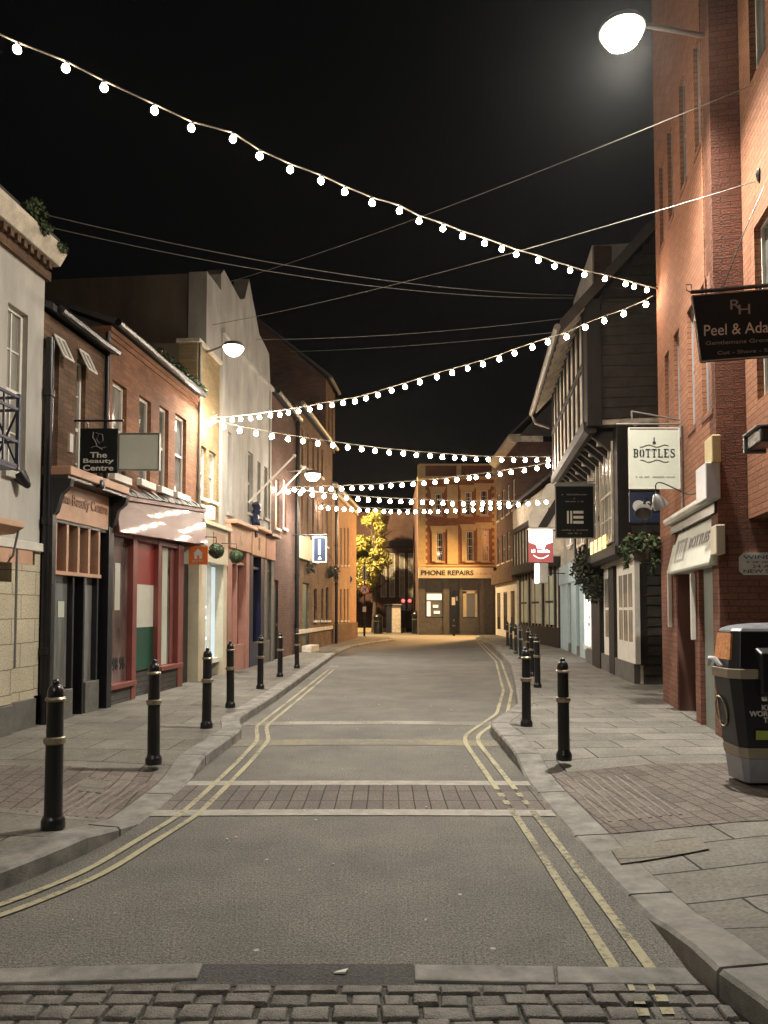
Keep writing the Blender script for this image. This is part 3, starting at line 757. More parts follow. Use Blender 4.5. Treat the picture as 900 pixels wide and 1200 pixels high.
# --- B2 terracotta brick house with glossy maroon fascia
b2 = thing('brick_shop_house', FL.pt(13, 0), 'orange brick house with four sash windows above a glossy maroon shop fascia', 'house')
d0, d1 = sx(121) + .004, sx(228); zt = 6.05
W = []
for x0, x1, yt, yb in ((128, 145, 450, 557), (160, 174, 467, 564), (184, 195, 478, 572), (203, 216, 488, 579)):
    sm = sx((x0 + x1) / 2); W.append((sx(x0), sx(x1), FL.yrow(sm, yb), FL.yrow(sm, yt)))
m = MB(); wall(m, FL, d0, d1, 2.9, zt, W); m.build('wall', 'brick_terracotta', b2)
for i, o in enumerate(W): window(FL, o, b2, 'glass_curtain' if i == 0 else 'glass_dim', bars=(1, 1), fw=.055, sh=.12, sd=.09)
body(FL, d0, d1, zt, 9, b2, 'brick_dark')
roof(FL, d0, d1, zt + .02, .12, 4, 1.5, b2)
gutter(FL, d0, d1, zt + .05, .17, b2, .06)
m = MB()   # corbelled brick eaves
m.fb(FL, d0, d1, zt - .16, zt - .08, 0, .03); m.fb(FL, d0, d1, zt - .08, zt, 0, .06); m.build('corbel_course', 'brick_terracotta', b2)
zb_a, zb_b = FL.yrow(sx(123), 624, .2), FL.yrow(sx(228), 639, .2); zt_a, zt_b = FL.yrow(sx(123), 585, .2), FL.yrow(sx(228), 600, .2)
m = MB()
P = [FL.pt(d0 + .03, zb_a, 0), FL.pt(d1 + .1, zb_b, 0), FL.pt(d1 + .1, zb_b, .235), FL.pt(d0 + .03, zb_a, .235),
     FL.pt(d0 + .03, zt_a, 0), FL.pt(d1 + .1, zt_b, 0), FL.pt(d1 + .1, zt_b, .16), FL.pt(d0 + .03, zt_a, .16)]
m.hexa(P); m.build('fascia', 'maroon_gloss', b2, bevel=.012)
m = MB(); m.hexa([p + Vector((0, 0, (.005 if i < 4 else .07))) for i, p in enumerate([P[4], P[5], P[6] + FL.n * .04, P[7] + FL.n * .04] * 2)]); m.build('fascia_capping', 'maroon_paint', b2)
m = MB(); n = 24
for k in range(n):   # uneven lead and moss flashing
    sA, sB = d0 + (d1 - d0) * k / n, d0 + (d1 - d0) * (k + 1) / n; zz = zt_a + (zt_b - zt_a) * k / n
    m.prism(FL, [(0, zz + .08), (.24 + random.uniform(-.02, .02), zz + .08), (.20, zz + .13 + random.uniform(-.02, .02)), (0.02, zz + .23 + random.uniform(-.03, .03))], sA, sB)
m.build('lead_flashing', 'granite', b2)
# shopfront panels
m = MB(); zl = 2.86
m.fb(FL, d0, sx(228), .08, zl + .1, -.36, -.3)
for x0, x1 in ((122, 125), (151, 156), (181, 185), (205, 211)): m.fb(FL, sx(x0), sx(x1), .1, zl, -.3, .07)
m.fb(FL, sx(125), sx(205), zl - .08, zl, -.2, .06)
zw = FL.yrow(sx(135), 803)
m.fb(FL, sx(122), sx(154), zw - .05, zw + .03, -.2, .12); zw2 = FL.yrow(sx(195), 781)
m.fb(FL, sx(183), sx(209), zw2 - .05, zw2 + .03, -.2, .12)
sf2 = m.build('shopfront', 'maroon_paint', b2, bevel=.006)
m = MB(); m.fb(FL, sx(125), sx(151), zw + .03, zl - .08, -.12, -.03); g2 = m.build('shop_window', 'maroon_glass', b2)
text(g2, 'lettering', '51 98 96', FL, sx(138), FL.yrow(sx(138), 778), -.024, .2, 'letter_dark', width=sx(149) - sx(127), height=.2, bold=.003)
m = MB(); m.fb(FL, sx(136), sx(142), FL.yrow(sx(140), 715), FL.yrow(sx(140), 660), -.028, -.022); m.build('poster', 'sign_pale', g2)
z1_, z2_, z3_ = FL.yrow(sx(168), 685), FL.yrow(sx(168), 735), FL.yrow(sx(168), 785)
for nm, mt, za, zb in (('door_panel', 'red_panel', z1_, zl), ('door_panel', 'pale_panel', z2_, z1_), ('door_panel', 'green_panel', z3_, z2_)):
    m = MB(); m.fb(FL, sx(156), sx(181), za, zb, -.2, -.02); m.build(nm, mt, b2)
m = MB(); m.fb(FL, sx(185), sx(205), zw2 + .03, zl - .08, -.12, -.03); g2 = m.build('shop_window', 'glass_dim', b2)
m = MB(); m.fb(FL, sx(191), sx(197), zw2 + .04, zl - .09, -.028, -.018); m.build('blind', 'sign_pale', g2)
m = MB(); m.fb(FL, sx(200), sx(204), zw2 + .04, zl - .09, -.028, -.012); m.build('curtain', 'maroon_paint', g2)
m = MB(); m.fb(FL, sx(122), sx(154), .1, zw - .05, -.2, .05); m.fb(FL, sx(183), sx(208), .1, zw2 - .05, -.2, .05); m.fb(FL, sx(156), sx(181), .1, z3_, -.25, -.06); m.each('stall_riser', 'riser_brick', b2)
m = MB(); m.fb(FL, sx(213), sx(226), .1, FL.yrow(sx(220), 660), -.28, -.1); m.build('door', 'black_paint', b2)

# --- B3 yellow brick house
b3 = thing('yellow_brick_house', FL.pt(16, 0), 'narrow yellow brick house with cream shopfront below the lamp', 'house')
e0, e1 = sx(228) + .004, sx(262); zt = 7.25
W = [(sx(232), sx(240.5), FL.yrow(sx(236), 583), FL.yrow(sx(236), 523)), (sx(243.5), sx(252), FL.yrow(sx(248), 587), FL.yrow(sx(248), 530))]
m = MB(); wall(m, FL, e0, sx(255), 3.1, zt, W); m.build('wall', 'brick_yellow', b3)
for o in W: window(FL, o, b3, 'glass_curtain', bars=(2, 1))
body(FL, e0, sx(255), zt, 9, b3, 'render_dark')
m = MB(); m.fb(FL, e0 - .03, sx(255), zt, zt + .08, -.45, .06); m.build('coping', 'plaster_old', b3)
pipe(FL, sx(229), 3.2, zt, b3, .035, .05, 'wire_light')
m = MB(); zl = FL.yrow(sx(250), 661); zf = FL.yrow(sx(250), 620)
m.fb(FL, e0, e1, zl, zf, -.4, .1); fa3 = m.build('fascia', 'cream_paint', b3, bevel=.008)
m = MB(); m.fb(FL, e0, e1, zf, zf + .08, -.4, .2); m.build('cornice', 'cream_paint', b3, bevel=.008)
m = MB(); m.fb(FL, sx(244), sx(258), (zl + zf) / 2 - .02, zf - .1, .1, .115); m.build('fascia_panel', 'copper_paint', fa3)
m = MB(); m.fb(FL, sx(227.5), sx(236), .1, zl, -.3, .1); m.fb(FL, sx(258), e1, .1, zl, -.3, .08); m.each('pilaster', 'cream_paint', b3)
m = MB(); m.fb(FL, sx(236), sx(258), .1, zl, -.36, -.25); m.build('door_recess', 'sage_grey', b3)
m = MB(); m.fb(FL, sx(241), sx(257), .5, zl - .05, -.2, -.1); sw = m.build('shop_window', 'shop_soft', b3)
m = MB(); m.fb(FL, sx(239), sx(241), .15, zl, -.15, 0); m.fb(FL, sx(247), sx(248.5), .5, zl, -.1, -.02); m.fb(FL, sx(239), sx(258), .42, .52, -.15, 0); m.build('frame', 'white_paint', sw)
for y_ in (711, 724, 748):
    p = PY(239.5, y_, FL.pt(sx(239.5), 0, .03).y); mm = MB(); mm.lathe([(0.001, -.04), (.035, -.02), (.035, .02), (0.001, .04)], p, 10); o = mm.build('light_bulb', 'white_glow', b3)
m = MB(); q = FL.px(243, 600); m.fb(FL, q[0] - .2, q[0] + .1, q[1] - .16, q[1] + .12, 0, .14); m.build('wall_light', 'yellow_lit', b3)
m = MB(); q = FL.px(234, 600); m.fb(FL, q[0] - .15, q[0] + .1, q[1] - .2, q[1] + .15, 0, .12); m.build('alarm_box', 'white_paint', b3, bevel=.01)

# --- B4 tall white gabled building
b4 = thing('tall_white_building', FL.pt(19, 0), 'tall pale rendered building with pointed shaped gable and blank side wall', 'building')
g0, g1 = sx(255), sx(315)
zpar = FL.yrow(g0, 330)
W = []
for x0, x1, yt, yb in ((265, 270, 505, 600), (289, 295, 528, 600), (300, 304, 540, 604), (308, 312, 546, 606)):
    sm = sx(x0); W.append((sx(x0), sx(x1), FL.yrow(sm, yb), FL.yrow(sm, yt)))
m = MB(); wall(m, FL, g0 + .004, g1, 3.3, 8.1, W, d=.01); m.build('wall', 'render_pale', b4)
for o in W: window(FL.sub(.01), o, b4, 'glass_dim', frame='render_pale', sill='render_pale', bars=(1, 1))
gs = FL
m = MB()
pts = [(g0 + .0, 8.1), (g1, 8.1)]
prof = [(315, 415), (310, 404), (303.5, 392), (300, 372), (296, 352), (291.5, 327), (286.5, 350), (281, 351), (262, 316), (255, 316)]
out = [(g0, 8.1), (g1, 8.1)] + [(FL.px(x, y)[0], max(8.12, FL.px(x, y)[1])) for x, y in prof]
out[-1] = (g0, out[-1][1])
m.poly(FL, out, -.38, .01); m.build('gable', 'render_pale', b4)
gl = sx(237)
ztop = FL.yrow(gl, 318)
m = MB(); m.fb(FL, gl, g0 - .004, zt + .1, ztop, -.38, .03); m.build('gable_return', 'render_pale', b4)
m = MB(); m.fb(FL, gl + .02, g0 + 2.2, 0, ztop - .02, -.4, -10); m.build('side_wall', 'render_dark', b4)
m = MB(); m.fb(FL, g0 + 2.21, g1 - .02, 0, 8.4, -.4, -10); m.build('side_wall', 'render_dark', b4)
m = MB(); m.fb(FL, g0 + .03, g0 + .16, 3.3, 8.0, .01, .06); m.fb(FL, g1 - .15, g1 - .03, 3.3, 8.0, .01, .06); m.each('pilaster', 'render_pale', b4)
m = MB(); m.fb(FL, g0 + .01, g1 + .04, 8.0, 8.1, .01, .12); m.build('string_course', 'render_pale', b4)
m = MB(); m.fb(FL, g0, g1 + .1, 0, 3.3, -3, -.39); m.build('shop_interior', 'black_paint', b4)
# pink shop
def shop(par, x0, x1, yf1, yf0, base, fasc, win, bars_n=2, text_=None, trim=None, sill_y=None, out_=.10):
    s0, s1 = sx(x0), sx(x1); zf1, zf0 = FL.yrow((s0 + s1) / 2, yf1), FL.yrow((s0 + s1) / 2, yf0)
    m = MB(); m.fb(FL, s0 + .01, s1 - .01, zf0, zf1, -.3, out_ + .05); fa = m.build('fascia', fasc, par, bevel=.01)
    m = MB(); m.fb(FL, s0, s1, zf1, zf1 + .09, -.3, out_ + .22); m.build('cornice', trim or fasc, par, bevel=.01)
    m = MB(); m.fb(FL, s0, s0 + .3, .1, zf0, -.3, out_); m.fb(FL, s1 - .3, s1, .1, zf0, -.3, out_); m.fb(FL, s0 + .3, s1 - .3, .1, .75, -.3, out_ - .03)
    w_ = (s1 - s0 - .6)
    for k in range(1, bars_n): q = s0 + .3 + w_ * k / bars_n; m.fb(FL, q - .03, q + .03, .75, zf0, -.2, out_ - .06)
    m.fb(FL, s0 + .3, s1 - .3, zf0 - .35, zf0 - .28, -.2, out_ - .06)
    sh = m.build('shopfront', base, par, bevel=.006)
    m = MB(); m.fb(FL, s0 + .3, s1 - .3, .75, zf0, -.2, -.1); m.build('shop_window', win, par)
    return fa, (s0, s1, zf0, zf1)
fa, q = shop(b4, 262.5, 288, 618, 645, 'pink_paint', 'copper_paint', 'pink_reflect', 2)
text(fa, 'lettering', 'C', FL, (q[0] + q[1]) / 2, (q[2] + q[3]) / 2, .156, .35, 'brass', height=.32)
fa, q = shop(b4, 288.5, 305, 623, 652, 'navy', 'copper_paint', 'glass_dark', 1)
text(fa, 'lettering', '8', FL, (q[0] + q[1]) / 2, (q[2] + q[3]) / 2, .156, .35, 'copper_letter', height=.36)
fa, q = shop(b4, 305.5, 317, 630, 656, 'grey_paint', 'pink_paint', 'glass_dim', 5, trim='navy')

for (x0_, z0_, w_, h_, mt_) in ((267, 1.3, .25, .35, 'pale_panel'), (279, 1.7, .2, .3, 'sign_pale'), (296, 1.5, .22, .3, 'letter_pale'), (310, 1.4, .2, .28, 'sign_pale')):
    m = MB(); q_ = sx(x0_, .0); m.fb(FL, q_, q_ + w_, z0_, z0_ + h_, -.10, -.09); m.build('poster', mt_, b4)
# --- B5 dark brick buildings
b5 = thing('dark_brick_house', FL.pt(23, 0), 'dark brick house with a teal door between white gable and downpipe', 'house')
h0, h1 = sx(317) + .01, sx(346); zt = 8.0
W = []
for x0, x1 in ((322, 326.5), (331, 335)):
    sm = sx(x0); W.append((sx(x0), sx(x1), FL.yrow(sm, 618), FL.yrow(sm, 560)))
m = MB(); wall(m, FL, h0, h1, 0, zt, W + [(sx(318.5), sx(326), .12, 2.5)]); m.build('wall', 'brick_dark', b5)
for o in W: window(FL, o, b5, 'warm_window', 'white_paint', 'white_paint', bars=(1, 1))
m = MB(); m.fb(FL, sx(318.5), sx(326), .12, 2.5, -.12, -.06); dd = m.build('door', 'teal_dark', b5)
m = MB(); m.fb(FL, sx(325.4), sx(325.8), 1.1, 1.2, -.06, -.02); m.build('handle', 'brass', dd)
body(FL, h0, h1, zt, 9, b5, 'brick_dark'); roof(FL, h0, h1, zt + .02, .15, 4.5, 2.6, b5); gutter(FL, h0, h1, zt + .06, .2, b5, .06)
pipe(FL, sx(345), .12, zt, b5, .07, .09)
b5b = thing('brown_terrace', FL.pt(28, 0), 'brown brick terrace with cream fascia and teal door', 'house')
i0, i1 = h1 + .004, sx(389); zt = 8.6
W = []
for x0, x1, yt, yb in ((351, 354.5, 500, 545), (351, 354.5, 575, 628), (358, 361, 507, 548), (358, 361, 578, 628), (365, 367.5, 515, 550), (365, 367.5, 582, 628), (371, 373, 521, 555), (376, 378, 525, 558), (371, 373, 585, 640), (376.5, 378.5, 588, 640), (382, 384, 592, 640)):
    sm = sx(x0); W.append((sx(x0), sx(x1), FL.yrow(sm, yb), min(zt - .15, FL.yrow(sm, yt))))
DD = [(sx(354.5), sx(362.5), .35, FL.yrow(sx(358), 683))]
GW = [(sx(368), sx(371.5), FL.yrow(sx(369), 727), FL.yrow(sx(369), 690)), (sx(376.5), sx(379), FL.yrow(sx(377), 727), FL.yrow(sx(377), 690)), (sx(382), sx(385), FL.yrow(sx(383), 727), FL.yrow(sx(383), 688))]
m = MB(); wall(m, FL, i0, i1, 0, zt, W + DD + GW); m.build('wall', 'brick_brown', b5b)
for o in W: window(FL, o, b5b, 'glass_curtain' if random.random() < .4 else 'glass_dark', 'brick_warm', 'plaster_old', bars=(1, 1), fw=.08)
for o in GW: window(FL, o, b5b, 'glass_dark', 'black_paint', 'plaster_old', bars=(1, 1), sd=.12)
m = MB(); m.fb(FL, *DD[0][:2], .35, DD[0][3], -.14, -.08); dd = m.build('door', 'teal_door', b5b)
m = MB(); m.fb(FL, DD[0][0] + .2, DD[0][0] + .28, 1.2, 1.3, -.08, -.04); m.build('handle', 'brass', dd)
m = MB(); m.fb(FL, DD[0][0] - .1, DD[0][1] + .1, .1, .33, -.1, .35); m.build('doorstep', 'plaster_old', b5b)
m = MB(); m.fb(FL, sx(347.5), sx(371), FL.yrow(sx(358), 657), FL.yrow(sx(358), 631), .0, .10); m.build('fascia', 'sage', b5b, bevel=.01)
body(FL, i0, i1, zt, 9, b5b, 'brick_dark'); roof(FL, i0, sx(384), zt + .02, .15, 2.5, 1.2, b5b); gutter(FL, i0, i1, zt + .06, .22, b5b, .08, 'wire_light')
b5c = thing('tall_gabled_building', FL.pt(33, 0), 'tall dark brick building with steep gable above the brown terrace', 'building')
j0, j1 = sx(381), sx(392); zt = 11.3
f30 = front(FL.pt(j0, 0).y)
Y30 = FL.pt(j0, 0).y
pA, pB = PY(395, 452, Y30), PY(302, 375, Y30)
m = MB(); xr = FL.pt(j0, 0).x
m.poly(f30, [(xr, 8.0), (xr, 11.3), (pB.x, pB.z), (pB.x - 7, pB.z - 5), (pB.x - 7, 0), (xr - 1.0, 0)], -.3, .0); m.build('side_wall', 'brick_dark', b5c)
W = [(sx(384), sx(385.5), 9.2, 10.8), (sx(388), sx(389.5), 9.2, 10.8)]
m = MB(); wall(m, FL, j0 + .01, j1, 8.62, zt, W); m.build('wall', 'brick_brown', b5c)
for o in W: window(FL, o, b5c, 'glass_dark', 'brick_brown', None)
body(FL, j0 + .4, j1, zt, 8, b5c, 'brick_dark')
gutter(FL, j0, j1, zt + .05, .2, b5c, .07, 'wire_light')
m = MB(); P = [FL.pt(j0, zt, .25), FL.pt(j1 + .1, zt, .25), Vector((pB.x + .6, FL.pt(j1, 0).y, pB.z)), Vector((pB.x, Y30, pB.z))]
m.hexa(P + [p + Vector((0, 0, .12)) for p in P]); m.build('roof', 'slate', b5c)

# --- B6 end building glowing in sodium light
b6 = thing('corner_building', FL.pt(37, 0), 'orange lit corner brick building at the far left end of the street', 'building')
k0, k1 = i1 + .01, sx(417.5); zt = 7.1
W = []
for x0, x1 in ((393, 395), (398.5, 400.3), (403, 404.6), (407, 408.4)):
    sm = sx(x0); W += [(sx(x0), sx(x1), FL.yrow(sm, 662), FL.yrow(sm, 618)), (sx(x0), sx(x1), FL.yrow(sm, 727), FL.yrow(sm, 690))]
m = MB(); wall(m, FL, k0, k1, 0, zt, W); m.build('wall', 'brick_warm', b6)
for o in W: window(FL, o, b6, 'glass_dark', 'copper_paint', 'plaster_old', bars=(1, 1), fw=.09)
body(FL, k0, k1, zt, 9, b6, 'brick_warm'); roof(FL, k0, k1, zt + .02, .2, 4, 1.3, b6)
m = MB(); m.fb(FL, k0, k1 + .02, .0, .95, 0, .08); m.build('plinth', 'brick_brown', b6)
m = MB(); m.fb(FL, k0, k1 + .03, zt - .35, zt - .22, 0, .10); m.fb(FL, k0, k1 + .04, zt - .08, zt + .06, 0, .2); m.build('eaves_band', 'plaster_old', b6)
pipe(FL, sx(391), .1, zt, b6, .07, .12)
m = MB(); m.fb(FL, i0 + .1, k0 - .1, .78, .92, 0, .07); m.build('plinth_band', 'plaster_old', b5b)

# ------------------------------------------------------------------ right side buildings
FR = mkfac(2.31, 0.185, -1)
rx = FR.sx
r1 = thing('red_brick_block', FR.pt(9, 0), 'tall orange brick block with narrow slit windows and projecting pier at the right', 'building')
n0, n1 = rx(843), rx(775)
W = []
for x0, x1, yt, yb in ((827.5, 839, 427, 484), (811, 818.5, 421, 501), (794.5, 801, 389, 516), (783.5, 788.5, 414, 528),
                       (824, 832.5, 45, 174), (806, 813.5, 90, 217), (791, 797, 148, 257), (780.5, 785.5, 190, 287), (831, 841, 298, 350)):
    sm = rx((x0 + x1) / 2); W.append((rx(x1), rx(x0), FR.yrow(sm, yb), FR.yrow(sm, yt)))
zmid = 2.75
W = W[:8]
W[0] = (W[0][0], W[0][1], W[0][2], W[2][3]); W[1] = (W[1][0], W[1][1], W[1][2], W[2][3])
m = MB(); wall(m, FR, n0, n1, zmid, 13, W, rev=.11); m.build('wall', 'brick_orange', r1)
for i, o in enumerate(W): window(FR, o, r1, 'glass_dark' if i % 2 else 'glass_dim', 'plastic_grey', None, d=-.085, fw=.03, bars=(1, 1))
m = MB()
for o in W: m.fb(FR, o[0] - .03, o[1] + .03, o[2] - .07, o[2] - .002, -.08, .012)
m.each('brick_sill', 'brick_red', r1)
body(FR, n0, n1, 13, 8, r1, 'brick_red', z0=0)
# street face of the nearer, set back bay, and the pier return between them
f86 = Fac(FR.pt(n0, 0)[:2], (-FR.n)[:2], (-FR.e)[:2])
ap = f86.px(877, 600)[0]
m = MB(); m.fb(f86, .0, 4.5, .1, 13, -.3, .004); m.build('pier_return', 'brick_red', r1)
FR2 = Fac(f86.pt(ap, 0, .004)[:2], (-FR.e)[:2], FR.n[:2])
zo = PY(877, 609, FR.pt(n0, 0).y).z
W2 = []
for (yt, yb, xx) in ((-150, 98, 888), (268, 470, 888.5)):
    s_, z_ = FR2.px(xx, 500); W2.append((s_, s_ + .55, PY(xx, yb, FR2.pt(s_, 0).y).z, PY(xx, yt, FR2.pt(s_, 0).y).z))
m = MB(); wall(m, FR2, 0.0, 4.2, zo, 13, W2); m.fb(FR2, .01, 4.2, zo, 13, -.4, -4); m.face([FR2.pt(0.01, zo, 0), FR2.pt(4.2, zo, 0), FR2.pt(4.2, zo, -4), FR2.pt(.01, zo, -4)])
m.build('overhanging_wall', 'brick_orange', r1)
for o in W2: window(FR2, o, r1, 'glass_dim', 'white_paint', None, fw=.03, bars=(1, 1))
# wall things fixed to this block
def rbox(nm, mt, x0, x1, y0, y1, dd=.14, par=r1, ff=FR, d0=0.0):
    sm = ff.sx((x0 + x1) / 2, dd / 2); za, zb = ff.yrow(sm, y1, dd / 2), ff.yrow(sm, y0, dd / 2)
    A, B = sorted((ff.sx(x0, dd / 2), ff.sx(x1, dd / 2))); m = MB(); m.fb(ff, A, B, za, zb, d0, dd); return m.build(nm, mt, par, bevel=.012)
rbox('vent_box', 'stucco_yellow', 834, 843, 513, 545, .10)
rbox('meter_box', 'plastic_pale', 826, 838.5, 546, 588, .16)
rbox('alarm_box', 'cream_paint', 839, 846, 616, 650, .10)
pipe(FR, rx(804.5), 2.7, PY(804, 492, 10).z, r1, .012, .02, 'wire_black')
pipe(FR, rx(834.8), 5.2, 12, r1, .010, .02, 'brick_orange')
# shopfront of the brick block
sA, sB = rx(841, .0), rx(779, 0)
m = MB(); m.fb(FR, n0 + .01, n1, .1, zmid, -.5, -.36); m.build('shop_back', 'black_paint', r1)
m = MB(); m.fb(FR, rx(819), rx(813.5), .1, 2.35, -.3, .0); m.fb(FR, rx(792.5), n1 - .02, .1, zmid, -.34, .0); m.each('brick_pier', 'brick_red', r1)
m = MB(); m.fb(FR, rx(792.5) - .03, rx(792.5) - .002, .1, zmid - .02, -.30, -.01); m.build('door_jamb', 'maroon_brown', r1)
m = MB(); m.fb(FR, rx(834), rx(820), .1, 2.5, -.3, -.05); m.each('pilaster', 'sage_grey', r1, bevel=.01)
m = MB(); m.fb(FR, rx(840), rx(836), .1, 2.5, -.3, -.15); m.build('shop_window', 'glass_dim', r1)
m = MB(); m.fb(FR, rx(813) + .0, rx(797), .12, 2.35, -.35, -.26); dr = m.build('door', 'maroon_brown', r1)
m = MB(); m.fb(FR, rx(812), rx(797), .08, .14, -.36, .02); m.build('doorstep', 'granite', r1)
m = MB()
for x_, yt, yb in ((811, 672, 750), (784, 668, 735)):
    s_ = rx(x_, .05); m.fb(FR, s_ - .03, s_ + .03, FR.yrow(s_, yb), FR.yrow(s_, yt), .01, .07)
m.each('light_tube', 'white_paint', r1, bevel=.01)
# slanting fascia box with cornice
s_a, s_b = n0 + .03, FR.sx(783, .08)
za0, za1 = FR.yrow(s_a, 661, .08), FR.yrow(s_a, 604, .0)
zb0, zb1 = FR.yrow(s_b, 668, .08), FR.yrow(s_b, 624, .0)
zl = min(za0, zb0); zh = (za1 + zb1) / 2
m = MB(); m.prism(FR, [(-.3, zl - .01), (.09, zl - .01), (.10, zl + .02), (-.04, zh), (-.3, zh)], s_a + .02, s_b - .02); fx = m.build('fascia', 'sign_pale', r1, bevel=.008)
# lettering lies on the sloping face
tilt = Fac(FR.pt(0, 0, .0)[:2], FR.e[:2], FR.n[:2])
zc = (zl + zh) / 2
tn = -.14 / (zh - zl); dm = .03
text(fx, 'lettering', 'BOTTLES', FR, s_a + (s_b - s_a) * .32, zc + .06, dm + .004 + tn * .06, .22, 'letter_dim', width=(s_b - s_a) * .42, height=.15, bold=.006, depth=.004, tiltn=tn)
m = MB(); ca = s_a + (s_b - s_a) * .72; hw = (s_b - s_a) * .13
def sl_(a_, z_): return FR.pt(a_, z_, dm + .006 + tn * (z_ - zc))
for (a_, b_, za_, zb_) in ((-1, -.55, -.16, .16), (.55, 1, -.16, .16), (-.5, .5, .11, .16), (-.5, .5, -.16, -.12), (-.25, -.12, -.10, .10), (.1, .25, -.10, .10)):
    m.face([sl_(ca + hw * a_, zc + za_), sl_(ca + hw * b_, zc + za_), sl_(ca + hw * b_, zc + zb_), sl_(ca + hw * a_, zc + zb_)])
m.build('crest', 'letter_dim', fx)
m = MB(); m.fb(FR, s_a, s_b, zh, zh + .13, -.3, .03); m.build('fascia_shadow_box', 'black_paint', r1)
m = MB(); m.prism(FR, [(-.1, zh + .13), (.10, zh + .13), (.13, zh + .17), (.13, zh + .22), (-.1, zh + .26)], s_a + .02, s_b + .03); m.build('cornice', 'white_paint', r1, bevel=.008)
# street name plate
fpl = f86.sub(.006)
pa, pb = f86.px(866, 674), f86.px(866, 648); wd = 0.62; ch = .05
pl = thing('name_plate', fpl.pt(pa[0] + .3, pa[1] + .12), 'white octagonal name plate on the red brick return wall', 'sign')
m = MB(); x0, x1, z0, z1 = pa[0], pa[0] + wd, pa[1], pb[1]
m.poly(fpl, [(x0 + ch, z0), (x1 - ch, z0), (x1, z0 + ch), (x1, z1 - ch), (x1 - ch, z1), (x0 + ch, z1), (x0, z1 - ch), (x0, z0 + ch)], 0.0, .02); plm = m.build('plate', 'white_paint', pl)
H_ = z1 - z0
text(plm, 'lettering', 'WINDSOR', fpl, (x0 + x1) / 2 , z1 - H_ * .2, .021, .07, 'sign_blue', width=wd * .86, height=H_ * .16)
scribble(plm, fpl, (x0 + x1) / 2, z1 - H_ * .42, .021, wd * .84, H_ * .09, 16, 'sign_blue')
text(plm, 'lettering', '24 A', fpl, (x0 + x1) / 2 - .08, z1 - H_ * .62, .021, .06, 'maroon_paint', width=wd * .3, height=H_ * .14)
text(plm, 'lettering', 'NEW STREET', fpl, (x0 + x1) / 2, z1 - H_ * .83, .021, .06, 'letter_dark', width=wd * .86, height=H_ * .16)

# --- R2 timber framed building, jettied twice
FT = mkfac(3.29, 0.12, -1)
r2 = thing('timber_framed_house', FT.pt(18, 0), 'old jettied timber framed house with dark weatherboarded side wall', 'house')
tA, tB = FT.px(747, 803)[0], 21.3
FT1, FT2 = FT.sub(.33), FT.sub(.92)
z1, z2, z3 = 2.85, PY(693, 497, FT.pt(tA, 0).y).z, 7.95
m = MB()
m.fb(FT, tA, tB, 0, z1, -6, -.06); m.fb(FT1, tA, tB, z1, z2, -6, -.06)
m.fb(FT2, tA, tB, z2, z3, -6, -.0); m.build('wall', 'plaster_old', r2)
# side wall boards (facing down the street towards the camera)
Yf = FT.pt(tA, 0, 0).y
def flank(zlo, zhi, fx_, name, inset=.2, bh=.2):
    m = MB(); z = zlo; o_ = fx_.pt(tA, 0); ff = Fac(o_[:2], (-fx_.n)[:2], (-fx_.e)[:2])
    while z < zhi:
        h = min(bh * random.uniform(.85, 1.15), zhi - z + .001)
        yo = [random.uniform(-.005, .005) for _ in range(5)]
        n = 12; ph = random.uniform(0, 6)
        for k in range(n):
            xa, xb = inset + 5 * k / n, inset + 5 * (k + 1) / n
            w0, w1 = math.sin(xa * 3 + ph) * .012, math.sin(xb * 3 + ph) * .012
            P_ = lambda x_, z_, d_: ff.pt(x_, z_, d_)
            m.hexa([P_(xa, z + w0, .05), P_(xb, z + w1, .05), P_(xb, z + w1, 0), P_(xa, z + w0, 0), P_(xa, z + h + .02, .016), P_(xb, z + h + .02, .016), P_(xb, z + h + .02, 0), P_(xa, z + h + .02, 0)])
        z += h
    return m.build(name, 'board_dark', r2)
flank(.1, z1, FT, 'weatherboarding', .12)
flank(z1 + .1, z2, FT1, 'weatherboarding', .18)
flank(z2 + .12, 7.95, FT2, 'weatherboarding', .2, .22)
# timbers
m = MB()
def post(f, a, wd_, z0, z1, o=.04, lean=0.0): m.hexa([f.pt(a, z0, -.02), f.pt(a + wd_, z0, -.02), f.pt(a + wd_, z0, o), f.pt(a, z0, o), f.pt(a + lean, z1, -.02), f.pt(a + lean + wd_, z1, -.02), f.pt(a + lean + wd_, z1, o), f.pt(a + lean, z1, o)])
# corner posts
m.box(FT1.pt(tA, 0).x - .04, FT1.pt(tA, 0).x + .22, Yf - .07, Yf + .2, z1 - .1, z2)
m.box(FT2.pt(tA, 0).x - .04, FT2.pt(tA, 0).x + .26, Yf - .07, Yf + .2, z2 - .05, z3)
m.box(FT.pt(tA, 0).x - .02, FT.pt(tA, 0).x + .2, Yf - .07, Yf + .2, .5, z1)
for k in range(9):
    a = tA + .25 + (tB - tA - .4) * k / 8
    post(FT2, a, .17, z2, z3, .04, random.uniform(-.06, .06))
for zz in (z2 + .02, (z2 + z3) / 2, z3 - .14): m.fb(FT2, tA + .2, tB, zz, zz + .13, -.02, .055)
for k in range(8):
    a = tA + .1 + (tB - tA - .3) * k / 7
    post(FT1, a, .14, z1, z2, .05)
for zz in (z1, z1 + .8, z2 - .15): m.fb(FT1, tA + .2, tB, zz, zz + .11, -.02, .06)
